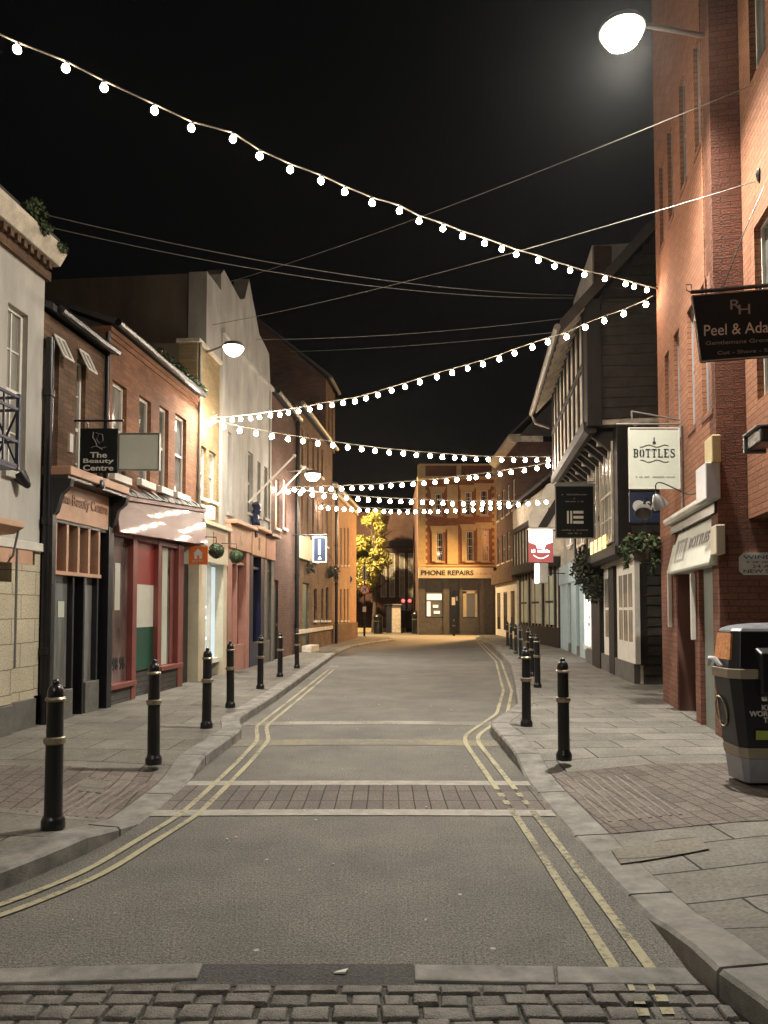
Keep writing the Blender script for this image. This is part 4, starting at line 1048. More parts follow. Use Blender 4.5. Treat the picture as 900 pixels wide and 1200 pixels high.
# bressumer beams and joist ends at the jetties
for (f, za, o) in ((FT2, z2, .06), (FT1, z1, .06)):
    m.prism(f, [(-.18, za - .16), (-.02, za - .20), (o + .02, za - .12), (o + .03, za + .06), (-.18, za + .07)], tA - .06, tB)
m.fb(FT, tA, tB, z1 - .1, z1 - .0, -.05, .33)
m.fb(FT1, tA, tB, z2 - .06, z2 + .02, -.05, .6)
m.build('timber_frame', 'timber_dark', r2, bevel=.012)
m = MB()
for k in range(12):
    a = tA + .15 + (tB - tA - .3) * k / 11
    m.hexa([FT1.pt(a, z2 - .6, -.0), FT1.pt(a + .12, z2 - .6, 0), FT1.pt(a + .12, z2 - .16, .52), FT1.pt(a, z2 - .16, .52), FT1.pt(a, z2 - .1, -.0), FT1.pt(a + .12, z2 - .1, 0), FT1.pt(a + .12, z2 - .06, .56), FT1.pt(a, z2 - .06, .56)])
m.each('jetty_bracket', 'timber_dark', r2)
m = MB()
for k in range(6):
    a = tA + .45 + (tB - tA - .9) * k / 5
    m.fb(FT1, a, a + .28, z2 - .30, z2 - .12, .2, .30)
m.each('joist_end', 'plaster_old', r2)
# long first-floor windows
for x0, x1, yt, yb in ((706, 720.5, 512, 640), (692, 702, 530, 640), (678, 687, 548, 640), (666, 673, 560, 640)):
    A, B = FT1.sx(x1, .06), FT1.sx(x0, .06); sm = (A + B) / 2
    window(FT1, (A, B, max(z1 + .15, FT1.yrow(sm, yb)), min(z2 - .3, FT1.yrow(sm, yt))), r2, 'glass_curtain', 'plaster_old', None, d=.07, fw=.07, bars=(3, 4))
# ground floor windows, door
m = MB(); m.fb(FT, tA, tB, .08, .52, -.05, .06); m.build('plinth', 'grey_paint', r2)
for x0, x1 in ((724, 745), (708.5, 715.5)):
    A, B = FT.sx(x1, .03), FT.sx(x0, .03)
    m = MB(); m.fb(FT, A, B, .52, 2.62, -.05, .05); wn = m.build('shop_window', 'white_paint', r2)
    k = 3 if x0 > 720 else 1
    m = MB()
    for j in range(k):
        for (za, zb) in ((.95, 1.6), (1.66, 2.35)): m.fb(FT, A + (B - A) * (.12 + .8 * j / k), A + (B - A) * (.12 + .8 * (j + .8) / k), za, zb, .045, .054)
    m.build('pane', 'glass_curtain', wn)
m = MB(); m.fb(FT, FT.sx(722.5), FT.sx(716.5), .1, 2.6, -.05, .07); m.fb(FT, FT.sx(706.5), FT.sx(697), .1, 2.8, -.05, .09); m.build('door', 'timber_dark', r2)
m = MB(); m.fb(FT, FT.sx(748), FT.sx(706), 2.62, 2.72, -.02, .12); m.build('window_head', 'plaster_old', r2)
q0, q1 = FT1.sx(714, .07), FT1.sx(694, .07)
m = MB(); 
for k in range(4): m.fb(FT1, q0 + (q1 - q0) * k / 4, q0 + (q1 - q0) * (k + .7) / 4, FT1.yrow(q0, 642), FT1.yrow(q0, 626), .12, .13)
m.each('lit_pane', 'amber_glow', r2)
# roof and gutter
m = MB(); P0 = PY(660, 374, Yf - .35); P1 = PY(772, 253, Yf - .35); sl = (P1.z - P0.z) / (P1.x - P0.x)
ex = FT2.pt(tA - .35, 0, .55)
def rp(a, dd, zz=0): p = FT2.pt(a, 0, .55 - dd); return Vector((p.x, p.y, 7.35 + dd * sl + zz))
A, B = tA - .35, tB + .1
P = [rp(A, 0), rp(B, 0), rp(B, 3.8), rp(A, 3.8)]; m.hexa(P + [p + Vector((0, 0, .13)) for p in P])
P = [rp(A, 3.8), rp(B, 3.8), rp(B, 7.6, -7.6 * sl * .5 + 0), rp(A, 7.6, -7.6 * sl * .5)]; m.hexa(P + [p + Vector((0, 0, .13)) for p in P])
m.build('roof', 'slate', r2)
m = MB(); m.fb(FT2, tA - .36, tA - .33, 0, 0.01, 0, .01)
m = MB(); P = [rp(A, 0, -.16), rp(A, 3.8, -.16), rp(A, 3.8, .1), rp(A, 0, .1)]; off_ = FT2.e * -.05
m.hexa(P + [p + off_ for p in P]); m.build('bargeboard', 'board_dark', r2)
m = MB(); n = 10; m.tube([FT2.pt(A + (B - A) * k / n, 7.33 + random.uniform(-.012, .012), .62) for k in range(n + 1)], .07, 8); m.tube([FT2.pt(B, 7.33, .62), FT2.pt(B, 7.05, .5), FT2.pt(B, 6.9, .1)], .035, 8); m.build('gutter', 'wire_light', r2)
m = MB()
for k in range(14):
    a = A + .3 + (B - A - .5) * k / 13; m.hexa([FT2.pt(a, 7.3, .5), FT2.pt(a + .07, 7.3, .5), FT2.pt(a + .07, 7.85, -.02), FT2.pt(a, 7.85, -.02)] + [FT2.pt(a, 7.4, .5), FT2.pt(a + .07, 7.4, .5), FT2.pt(a + .07, 7.95, -.02), FT2.pt(a, 7.95, -.02)])
m.each('rafter_end', 'plaster_old', r2)
m = MB(); o_ = FT2.pt(tA, 0); ff = Fac(o_[:2], (-FT2.n)[:2], (-FT2.e)[:2])
m.poly(ff, [(.1, 7.9), (5.6, 7.9), (3.25, 7.85 + 3.2 * sl), (.1, 7.85)], -.2, .02)
z = 8.0
while z < 10.9:   # boards of the gable shorten as they climb
    xa = .25 + (z - 7.9) / sl; m.fb(ff, xa, 6.4 - (z - 7.9) * .9, z, z + .2, .02, .045); z += .22; m.build('gable_wall', 'board_dark', r2)

# --- R3 pale blue shop with tall pale building over it
FB = mkfac(3.47, 0.12, -1)
r3 = thing('pale_blue_shop', FB.pt(24, 0), 'tall narrow building with pale blue shopfront and lit display window', 'building')
uA, uB = 21.45, FB.px(656, 761)[0]
m = MB(); m.fb(FB, uA + .1, 25.6, 3.4, 12.35, -5, -.1); m.fb(FB, uA, uB, 0, 3.2, -5, -.05); m.fb(FB, 25.61, uB, 3.2, 7.2, -5, -.1); m.build('wall', 'render_pale', r3)
m = MB()
Yb = FB.pt(uA, 0).y
m.box(FB.pt(uA, 0, 0).x + .15, FB.pt(uA, 0).x + 6, Yb + .02, Yb + .12, 6, 12.3); m.build('side_wall', 'brick_dark', r3)
m = MB()
for x0, x1 in ((656, 667), (671, 677), (681, 687)): m.fb(FB, FB.sx(x1), FB.sx(x0), .1, 3.2, -.04, .06)
m.fb(FB, uA, uB, 2.55, 3.25, -.04, .10); m.build('shopfront', 'pale_blue', r3, bevel=.01)
A, B = FB.sx(697.5), FB.sx(687.5)
m = MB(); m.fb(FB, A, B, .55, 2.5, -.03, .02); wn = m.build('shop_window', 'shop_glow', r3)
m = MB(); m.fb(FB, A - .05, A, .45, 2.55, -.03, .08); m.fb(FB, B, B + .05, .45, 2.55, -.03, .08); m.fb(FB, A, B, .42, .55, -.03, .10); m.build('frame', 'white_paint', wn)
m = MB()
for k in range(8): 
    a = A + (B - A) * random.uniform(.05, .75); z = .7 + .21 * k; m.fb(FB, a, a + random.uniform(.1, .28), z, z + random.uniform(.07, .16), .022, .04)
m.each('goods', 'maroon_paint', wn)
m = MB(); m.fb(FB, uA, FB.sx(667), .08, .42, -.02, .05); m.each('stall_riser', 'grey_paint', r3)
for k in range(3):
    a = uA + 1.0 + 2.0 * k; window(FB.sub(-.09), (a, a + .9, 3.9, 5.9), r3, 'glass_dark', 'white_paint', 'white_paint', d=.03, bars=(2, 2))

# --- R4 timber pub and far right house
FP = mkfac(6.95, -0.003, -1)
r4 = thing('timber_pub', FP.pt(33, 0), 'black and white timbered pub front with white gable and dark jetty', 'pub')
vA, vB = 28.9, 37.4
m = MB(); m.fb(FP, vA, vB, 0, 3.7, -5, -.06); m.fb(FP, vA, vB, 3.7, 6.6, -5, .3); m.build('wall', 'plaster_old', r4)
m = MB()
for k in range(12): a = vA + (vB - vA) * k / 11.5; m.fb(FP, a, a + .22, .1, 3.5, -.05, .02)
m.fb(FP, vA, vB, 3.35, 3.75, -.05, .42)
for k in range(12): a = vA + (vB - vA) * k / 11.5; m.fb(FP, a, a + .24, 3.75, 5.4, .28, .36)
m.fb(FP, vA - .05, vB, 5.35, 5.6, .28, .42)
m.fb(FP, vA, vB, .1, .9, -.05, .05)
Yp = FP.pt(vA, 0).y
m.build('timber_frame', 'timber_dark', r4)
for k, (a, w_) in enumerate(((vA + .9, 1.3), (vA + 3.6, 1.5), (vA + 6.3, 1.4))):
    m = MB(); m.fb(FP, a, a + w_, 1.0, 3.0, -.05, .06); wn = m.build('window', 'sage', r4)
    m = MB(); m.fb(FP, a + w_ / 2 - .04, a + w_ / 2 + .04, 1.0, 3.0, .06, .08); m.fb(FP, a, a + w_, 1.9, 1.98, .06, .08); m.build('frame', 'timber_dark', wn)
# white gable facing the camera with a raking brace
m = MB(); fp = front(Yp - .02); xg0 = PY(597, 600, Yp).x + .6
gz0, gz1 = PY(600, 618, Yp).z, PY(600, 585, Yp).z
m.poly(fp, [(xg0 + .2, gz0), (8.5, gz0), (8.5, gz1 + 1.2), (xg0 + .9, gz1 + .6), (xg0 + .2, gz0 + .5)], -.3, 0); m.build('gable', 'stucco_white', r4)
m = MB(); m.poly(fp, [(xg0 + .5, gz0), (xg0 + .85, gz0), (xg0 + 1.9, gz1 + .6), (xg0 + 1.55, gz1 + .6)], .0, .05); m.fb(fp, xg0 + .1, 8.5, gz0 - .14, gz0, -.1, .06); m.build('gable_brace', 'timber_dark', r4)
m = MB(); P = [FP.pt(vA - .2, 6.5, .75), FP.pt(vB, 6.5, .75), FP.pt(vB, 8.9, -2.0), FP.pt(vA - .2, 8.9, -2.0)]; m.hexa(P + [p + Vector((0, 0, .12)) for p in P]); m.build('roof', 'slate', r4)
m = MB(); m.poly(front(Yp + .05), [(6.6, 3.7), (9.5, 3.7), (9.5, 9.0), (8.9, 8.8), (6.7, 6.5)], -.1, 0); m.build('side_wall', 'board_dark', r4)
r5 = thing('dark_end_house', FP.pt(41, 0), 'tall dark house with moulded cornice at far right end of street', 'house')
vC, vD = 37.5, 44.6
W = [(vC + .8 + 1.7 * k, vC + 1.7 + 1.7 * k, z_, z_ + 1.6) for k in range(4) for z_ in (4.3, 6.9)]
m = MB(); wall(m, FP, vC, vD, 0, 10.2, W); m.build('wall', 'brick_dark', r5)
for o in W: window(FP, o, r5, 'glass_dark', 'plaster_old', 'plaster_old', bars=(2, 2))
body(FP, vC, vD, 10.2, 7, r5, 'brick_dark')
m = MB(); m.prism(FP, [(-.2, 10.2), (.1, 10.2), (.42, 10.45), (.42, 10.6), (-.2, 10.6)], vC, vD); m.fb(FP, vC, vC + .12, 10.2, 10.6, -1.3, .42); m.build('cornice', 'plaster_old', r5)
m = MB(); P = [FP.pt(vC - .1, 10.6, .3), FP.pt(vD + .1, 10.6, .3), FP.pt(vD + .1, 13.3, -2.5), FP.pt(vC - .1, 13.3, -2.5)]; m.hexa(P + [p + Vector((0, 0, .12)) for p in P])
m.poly(front(FP.pt(vC, 0).y), [(6.9, 10.5), (9.5, 13.2), (13, 10.5)], -.1, 0); m.build('roof', 'slate', r5)
m = MB(); m.fb(FP, vC, vD + .03, .1, 3.1, 0, .09); m.build('rendered_base', 'stucco_white', r5)
m = MB()
for k in range(3): a = vC + .7 + 2.3 * k; m.fb(FP, a, a + 1.1, .5, 2.6, .08, .11)
m.each('shop_window', 'glass_dark', r5)
m = MB(); m.fb(FP, vC, vD, 3.1, 3.9, 0, .35); m.build('fascia', 'brick_brown', r5)

# ------------------------------------------------------------------ end of the street
YE = 48.0; FE = front(YE)
def ex_(x, y): p = PY(x, y, YE); return p.x, p.z
e = thing('phone_repair_building', (5, YE, 0), 'three storey orange brick building with pale window surrounds closing the street', 'building')
X = lambda x: ex_(x, 600)[0]; Z = lambda y: ex_(500, y)[1]
WL = [(X(511), X(519.5), Z(658), Z(624)), (X(546), X(555), Z(658), Z(622)), (X(564), X(573), Z(658), Z(620)),
      (X(510), X(518), Z(604), Z(578)), (X(545), X(553), Z(604), Z(576)), (X(563), X(572), Z(604), Z(574))]
BL = []
m = MB(); wall(m, FE, X(490), X(581), Z(665), Z(560), WL); m.build('wall', 'brick_orange', e)
for o in WL: window(FE, o, e, 'glass_dark', 'stucco_white', 'stucco_yellow', bars=(3, 4), fw=.08, sd=.12)
m = MB()
for o in WL:
    m.fb(FE, o[0] - .28, o[0] - .005, o[2], o[3], 0, .05)
    m.poly(FE, [(o[0] - .28, o[3] + .01), (o[1] + .10, o[3] + .01), (o[1] + .28, o[3] + .42), (o[0] - .42, o[3] + .42)], 0, .08)
m.each('window_surround', 'stucco_yellow', e)
m = MB()
for yb, yt in ((658, 616), (604, 568)): m.fb(FE, X(524), X(536.5), Z(yb + 3), Z(yt), 0, .06)
m.each('blind_window', 'stucco_yellow', e)
m = MB(); m.fb(FE, X(489.5), X(498.5), Z(665), Z(545), 0, .12); m.fb(FE, X(579), X(582.5), Z(665), Z(560), 0, .1)
for k in range(24):
    z = Z(664) + (Z(566) - Z(664)) * k / 24
    if k % 2: m.fb(FE, X(498.5), X(500.5), z, z + .2, 0, .08); m.fb(FE, X(576.5), X(579), z, z + .2, 0, .08)
m.build('quoin', 'stucco_yellow', e)
m = MB(); m.fb(FE, X(489), X(583), Z(562), Z(559), -.3, .35); m.fb(FE, X(490), X(581), Z(664), Z(662), 0, .18); m.each('cornice', 'stucco_yellow', e)
m = MB(); m.fb(FE, X(491), X(581), Z(559), Z(545), -.5, -.2); m.build('parapet', 'brick_red', e)
m = MB()
for a, b in ((491, 497), (535.5, 541), (577, 582)): m.fb(FE, X(a), X(b), Z(559), Z(543), -.55, -.1)
m.fb(FE, X(491), X(582), Z(545), Z(543), -.55, -.12); m.each('parapet_pier', 'stucco_yellow', e)
body(FE, X(490), X(581), Z(560), 9, e, 'brick_dark')
m = MB(); m.fb(FE, X(490), X(577), Z(678), Z(665.5), 0, .35); fa = m.build('fascia', 'cream_paint', e, bevel=.02)
text(fa, 'lettering', 'PHONE REPAIRS', FE, (X(493) + X(554)) / 2, Z(671.5), .355, .5, 'letter_dark', width=X(553) - X(492.5), height=.32, bold=.012)
scribble(fa, FE, (X(555) + X(575)) / 2, Z(672.5), .352, X(574) - X(556), .12, 12, 'letter_dim')
m = MB(); m.fb(FE, X(490), X(583), 0, Z(678), -.4, -.1)
for a, b in ((490, 498), (519, 526), (538, 541.5), (561, 567), (578, 583)): m.fb(FE, X(a), X(b), 0, Z(678), -.1, .1)
m.fb(FE, X(498), X(519), 0, Z(724), -.1, .06); m.fb(FE, X(541), X(561), 0, Z(724), -.1, .06)
m.build('shopfront', 'grey_paint', e)
m = MB(); m.fb(FE, X(499), X(518), Z(723), Z(694), -.1, .02); wn = m.build('shop_window', 'warm_dim', e)
m = MB(); m.fb(FE, X(500), X(517), Z(703), Z(696), .02, .05); m.fb(FE, X(500), X(504), Z(722), Z(705), .02, .05); m.fb(FE, X(507), X(513), Z(712), Z(709), .02, .05); m.fb(FE, X(508), X(515), Z(719), Z(716), .02, .05); m.each('display_card', 'warm_window', wn)
m = MB(); m.fb(FE, X(543), X(559), Z(723), Z(693), -.1, .02); wn = m.build('shop_window', 'warm_dim', e)
m = MB(); m.fb(FE, X(542), X(546), Z(723), Z(693), .02, .06); m.fb(FE, X(556), X(558.5), Z(723), Z(693), .02, .06); m.fb(FE, X(542), X(558.5), Z(695.5), Z(692), .02, .06); m.build('frame', 'cream_paint', wn)
m = MB(); m.fb(FE, X(527), X(537), .1, Z(692), -.12, -.05); dr = m.build('door', 'black_paint', e)
m = MB(); m.fb(FE, X(529), X(533), Z(709), Z(700), -.05, -.03); m.fb(FE, X(534), X(536), Z(704), Z(699), -.05, -.03); m.build('notice', 'white_paint', dr)

d_ = thing('dark_office_block', (0, 58, 0), 'dim block with tall pale windows behind the tree at the street end', 'building')
FD = front(58)
p0, p1 = PY(380, 600, 58).x, PY(491, 600, 58).x
zt = PY(470, 600, 58).z
W = [(PY(x_, 600, 58).x, PY(x_ + 7, 600, 58).x, PY(0, 700, 58).z, PY(0, 648, 58).z) for x_ in (446, 456, 467.5, 478)]
m = MB(); wall(m, FD, p0, p1, 0, zt, W); m.build('wall', 'brick_dark', d_)
for o in W: window(FD, o, d_, 'interior', 'sage', None, fw=.1, bars=(2, 3))
body(FD, p0, p1, zt, 8, d_, 'brick_dark')
m = MB(); m.fb(FD, p0, p1, PY(0, 641, 58).z, PY(0, 634, 58).z, 0, .3); m.build('band', 'board_dark', d_)
# railing and low wall in front of it
m = MB(); rr = thing('railing', (-3, 54, 0), 'low black railing running behind the tree and bollards', 'railing')
for k in range(46): xx = -7.5 + .2 * k; m.tube([(xx, 54, .3), (xx, 54, 1.15)], .014, 5)
m.fb(front(54), -7.6, 1.6, 1.1, 1.14, -.02, .02); m.fb(front(54), -7.6, 1.6, .42, .46, -.02, .02); m.build('bars', 'black_iron', rr)
m = MB(); m.box(-7.6, 1.6, 53.9, 54.1, 0, .3); m.build('kerb_wall', 'stucco_yellow', rr)
# backdrop houses either side to close the junction
for (x0, x1, y0, y1, h_, mt, lab) in ((-30, -7.8, 57, 66, 8.5, 'brick_dark', 'dark brick building beyond the junction hidden behind left corner'), (8, 30, 49, 60, 10, 'brick_dark', 'dark brick building hidden behind the right end house')):
    t_ = thing('brick_building', ((x0 + x1) / 2, y0, 0), lab, 'building')
    ff = front(y0); W = [(x0 + 1 + 2.4 * k, x0 + 2 + 2.4 * k, z_, z_ + 1.6) for k in range(int((x1 - x0 - 2) / 2.4)) for z_ in (1.2, 4.6)]
    m = MB(); wall(m, ff, x0, x1, 0, h_, W); m.build('wall', mt, t_)
    m = MB(); m.box(x0 + .01, x1 - .01, y0 + .38, y1, 0, h_ - .01); m.build('side_wall', mt, t_)
    for o in W: window(ff, o, t_, 'glass_dark', 'white_paint', 'plaster_old')

# ------------------------------------------------------------------ bollards
bl = thing('bollard', (0, 0, 0), 'b', 'bollard', 'black bollards with metal rings along the kerbs')
m = MB(); m.lathe([(.078, 0), (.078, .055), (.070, .075), (.062, .085), (.0595, .11), (.0575, .56), (.0575, .57)], seg=24)
m.lathe([(.0555, .62), (.0545, .84), (.0545, .86)], seg=24); m.lathe([(.0545, .89), (.054, .925), (.046, .955), (.030, .970), (.024, .974), (.026, .990), (.018, 1.004), (.002, 1.010)], seg=24)
m.build('post', 'black_iron', bl)
m = MB(); m.lathe([(.0575, .568), (.070, .575), (.073, .595), (.070, .614), (.0555, .622)], seg=24); m.build('ring', 'brass', bl)
m = MB(); m.lathe([(.0545, .858), (.065, .865), (.067, .877), (.060, .888), (.054, .892)], seg=24); m.build('collar', 'brass', bl)
ordl = ['nearest', 'second', 'third', 'fourth', 'fifth', 'sixth', 'farthest']
ordr = ['nearest', 'second', 'third', 'fourth', 'fifth', 'sixth', 'seventh', 'eighth', 'farthest']
first = True
PL_ = [(62, 970, 'nearest black bollard on the left pavement beside the brick crossing'), (180, 895, 'left pavement bollard in front of the red white green door panels'),
       (242, 853, 'left pavement bollard standing at the corner of the kerb build out'), (270, 829, 'left pavement bollard in front of the pink shopfront, fourth from camera'),
       (305, 807, 'left pavement bollard in front of the navy shopfront, fifth from camera'), (328, 793, 'left pavement bollard before the dark teal door, second farthest'),
       (348, 783, 'farthest bollard of the left row, near the big downpipe')]
PR_ = [(661, 890, 'nearest bollard on the right pavement, standing alone by the crossing'), (617, 851, 'second bollard on right pavement at the kerb corner'),
       (630, 805.5, 'third bollard on right pavement, rightmost of the overlapping group'), (624, 792.5, 'fourth bollard on right, half hidden inside the overlapping group'),
       (619.5, 777, 'fifth bollard on right, peeping above the overlapping group'), (610.6, 772, 'sixth bollard on right, first of the far row of four'),
       (604.7, 766, 'seventh bollard on right, second of the far row of four'), (599, 761, 'eighth bollard on right, third of the far row of four'), (594.8, 756.5, 'farthest bollard on right, last of the far row of four')]
for (x, y, lab) in PL_ + PR_:
    o = bl if first else copy_tree(bl); first = False
    p = G(x, y, HP); z = HP
    o.location = (p.x, p.y, z - .004); o['label'] = lab; o['group'] = 'black bollards with metal rings along the kerbs'
    o.rotation_euler = (R(random.uniform(-.6, .6)), R(random.uniform(-.6, .6)), random.uniform(0, 6))
# bollards and bins at the far end
for x, y, hh, nm, lab in ((532, 745, 1.0, 'bollard', 'small bollard in front of the phone shop door'), (443, 742, 1.35, 'litter_bin', 'dark litter bin in front of the tree'), (488, 742, 1.55, 'litter_bin', 'dark bin against the left edge of the end building')):
    p = PY(x, 742, 46 if nm == 'bollard' else 50)
    t_ = thing(nm, (p.x, p.y, 0), lab, 'bollard' if nm == 'bollard' else 'bin')
    m = MB(); r_ = .08 if nm == 'bollard' else .3
    m.lathe([(r_ * 1.1, 0), (r_, .06), (r_, hh * .75), (r_ * 1.12, hh * .78), (r_ * 1.12, hh * .84), (r_ * .7, hh * .95), (.02, hh)], (p.x, p.y, 0), 14); m.build('body', 'black_iron', t_)
    m = MB(); m.lathe([(r_ + .012, hh * .6), (r_ + .02, hh * .62), (r_ + .012, hh * .65)], (p.x, p.y, 0), 14); m.build('ring', 'brass' if nm == 'bollard' else 'grey_paint', t_)
for x, wd_, lab in ((464, .35, 'grey stone gate pier behind the traffic lights'), (456, .22, 'slim dark post left of the grey pier')):
    p = PY(x, 742, 52); t_ = thing('gate_pier', (p.x, p.y, 0), lab, 'pier')
    m = MB(); m.box(p.x - wd_, p.x + wd_, 51.8, 52.2, 0, 1.9); m.build('shaft', 'plaster_old' if wd_ > .3 else 'black_iron', t_, bevel=.03)
    m = MB(); m.box(p.x - wd_ - .06, p.x + wd_ + .06, 51.72, 52.28, 1.9, 2.02); m.build('cap', 'granite' if wd_ > .3 else 'black_iron', t_, bevel=.03)

# ------------------------------------------------------------------ litter bin on the right
pb = G(866, 923, HP); bx, by = pb.x + .05, pb.y
bn = thing('street_bin', (bx + .4, by + .35, HP), 'large black recycling bin with tan bands and orange notice on right pavement', 'bin')
Wd, Dp = .86, .34
def ring(z, inL, inB, ch):
    x0, x1, y0, y1 = bx + inL, bx + Wd - inL, by + inB, by + Dp
    return [(x0 + ch, y0, z), (x1 - ch, y0, z), (x1, y0 + ch, z), (x1, y1, z), (x0, y1, z), (x0, y0 + ch, z)]
def loft(rings, name, mat, par=bn, cap=True, bevel=.006):
    m = MB(); n = len(rings[0])
    for r_ in rings: m.v += [Vector(p) for p in r_]
    for k in range(len(rings) - 1):
        for j in range(n): m.f.append((k * n + j, k * n + (j + 1) % n, (k + 1) * n + (j + 1) % n, (k + 1) * n + j))
    if cap: m.f.append(tuple(range(n))[::-1]); m.f.append(tuple((len(rings) - 1) * n + j for j in range(n)))
    return m.build(name, mat, par, bevel=bevel)
zz = HP
loft([ring(zz + .03, .02, .02, .035), ring(zz + .235, -.005, .005, .045)], 'base', 'plastic_grey')
loft([ring(zz + .236, -.012, -.002, .05), ring(zz + .325, -.03, -.008, .055)], 'lower_band', 'bin_tan')
bd = loft([ring(zz + .326, -.02, .0, .055), ring(zz + .90, -.09, -.02, .07)], 'body', 'bin_black')
loft([ring(zz + .902, -.11, -.035, .075), ring(zz + .985, -.115, -.04, .075)], 'upper_band', 'bin_tan')
loft([ring(zz + .986, -.095, -.015, .07), ring(zz + 1.30, -.045, .05, .06)], 'hood', 'bin_black')
m = MB(); n = 12
c0 = (bx + Wd / 2, by + .06 + .32)
rs = []
for k in range(6):
    t = k / 5; s = math.cos(t * math.pi / 2 * .96); z = zz + 1.302 + .065 * math.sin(t * math.pi / 2)
    rs.append([(c0[0] + (p[0] - c0[0]) * s * .99, c0[1] + (p[1] - c0[1]) * s * .97, z) for p in ring(0, -.045, .05, .06)])
loft(rs, 'lid', 'bin_lid', bevel=0)
fbn = front(by + .0)
m = MB(); m.hexa([(bx + .115, by - .09, zz + .78), (bx + .34, by - .09, zz + .78), (bx + .34, by + .02, zz + .74), (bx + .115, by + .02, zz + .74), (bx + .11, by - .09, zz + 1.12), (bx + .34, by - .09, zz + 1.12), (bx + .34, by + .05, zz + 1.18), (bx + .11, by + .05, zz + 1.18)]); ck = m.build('ash_box', 'bin_black', bn, bevel=.02)
m = MB(); m.fb(front(by - .093), bx + .20, bx + .235, zz + .86, zz + 1.02, 0, .004); m.fb(front(by - .093), bx + .19, bx + .25, zz + .845, zz + .865, 0, .004); m.fb(front(by - .093), bx + .20, bx + .26, zz + .99, zz + 1.03, 0, .004); m.build('symbol', 'letter_pale', ck)
fn = front(by - .02)
cxn = bx + .22
for tx, zc_, w_, h_ in (('KEEP', .575, .15, .045), ('WORCESTER', .525, .36, .045), ('TIDY', .472, .13, .045)):
    text(bd, 'lettering', tx, fn, cxn, zz + zc_ + .09, .002, .05, 'letter_pale', width=w_, height=h_, bold=.001)
m = MB(); m.poly(fn, [(cxn - .07, zz + .72), (cxn - .03, zz + .72), (cxn - .03, zz + .82), (cxn + .0, zz + .86), (cxn - .05, zz + .83), (cxn - .09, zz + .80), (cxn - .085, zz + .78)], .0, .006)
m.poly(fn, [(cxn + .0, zz + .72), (cxn + .08, zz + .72), (cxn + .09, zz + .82), (cxn - .01, zz + .82)], .0, .006)
m.build('litter_symbol', 'letter_pale', bd)
m = MB(); m.fb(fn, cxn - .13, cxn + .2, zz + .40, zz + .475, 0.0, .012); lb = m.build('label_panel', 'bin_label', bd)
scribble(lb, fn, cxn + .08, zz + .45, .013, .2, .02, 12, 'letter_dark'); scribble(lb, fn, cxn + .08, zz + .41, .013, .2, .02, 12, 'letter_dark', 2)
# notice on the left chamfer, chute rim and emblem on the side
m = MB()
r0_, r1_ = ring(zz + .986, -.095, -.015, .07), ring(zz + 1.30, -.045, .05, .06)
L_ = lambda k, t_: Vector(r0_[k]).lerp(Vector(r1_[k]), t_)
A_ = L_(4, .22).lerp(L_(5, .22), .12); B_ = L_(5, .22).lerp(L_(0, .22), .25); C_ = L_(5, .93).lerp(L_(0, .93), .25); D_ = L_(4, .93).lerp(L_(5, .93), .12)
nn = Vector((-.02, -.006, .004))
m.hexa([A_, B_, C_, D_] + [A_ + nn, B_ + nn, C_ + nn, D_ + nn]); m.build('notice', 'orange_notice', bn)
m = MB(); m.tube([(bx - .125, by + .13, zz + 1.0), (bx - .15, by + .18, zz + 1.06), (bx - .15, by + .28, zz + 1.06), (bx - .125, by + .36, zz + 1.0)], .02, 8); m.build('chute_rim', 'plastic_pale', bn)
m = MB(); fs = Fac((bx + .07, by), (0, 1), (-1, 0))
M = Matrix.Rotation(R(90), 3, 'Y')
pts = [Vector((bx + .062 - .02, by + .27 + .10 * math.cos(q * math.pi / 8), zz + .6 + .13 * math.sin(q * math.pi / 8))) for q in range(17)]
pts = [Vector((bx - .022 - (.085 * (p.z - zz - .326) / .574) , p.y, p.z)) for p in pts]
m.tube(pts, .008, 6); m.build('emblem', 'brass', bn)

# ------------------------------------------------------------------ signs
def hang_sign(name, label, Y, x0, x1, y0, y1, mat, frame=None, group=None, th=.035, rot=0.0, yawn=(0, -1), wallx=None, cat='sign', bar=True, wall_=1, ft=.015):
    """sign board hanging out from a wall, seen face on"""
    a, b = PY(x0, y1, Y), PY(x1, y0, Y)
    t = thing(name, ((a.x + b.x) / 2, Y, (a.z + b.z) / 2), label, cat)
    f = Fac((0, Y), (1, yawn[0]), (yawn[0], -1)) if yawn[0] else front(Y)
    m = MB(); m.fb(f, a.x, b.x, a.z, b.z, -th, 0); bo = m.build('board', mat, t, bevel=.003)
    if frame:
        m = MB(); w_ = ft
        m.fb(f, a.x, b.x, b.z - w_, b.z, 0, .008); m.fb(f, a.x, b.x, a.z, a.z + w_, 0, .008); m.fb(f, a.x, a.x + w_, a.z + w_, b.z - w_, 0, .008); m.fb(f, b.x - w_, b.x, a.z + w_, b.z - w_, 0, .008); m.build('frame', frame, t)
    return t, f, bo, a, b
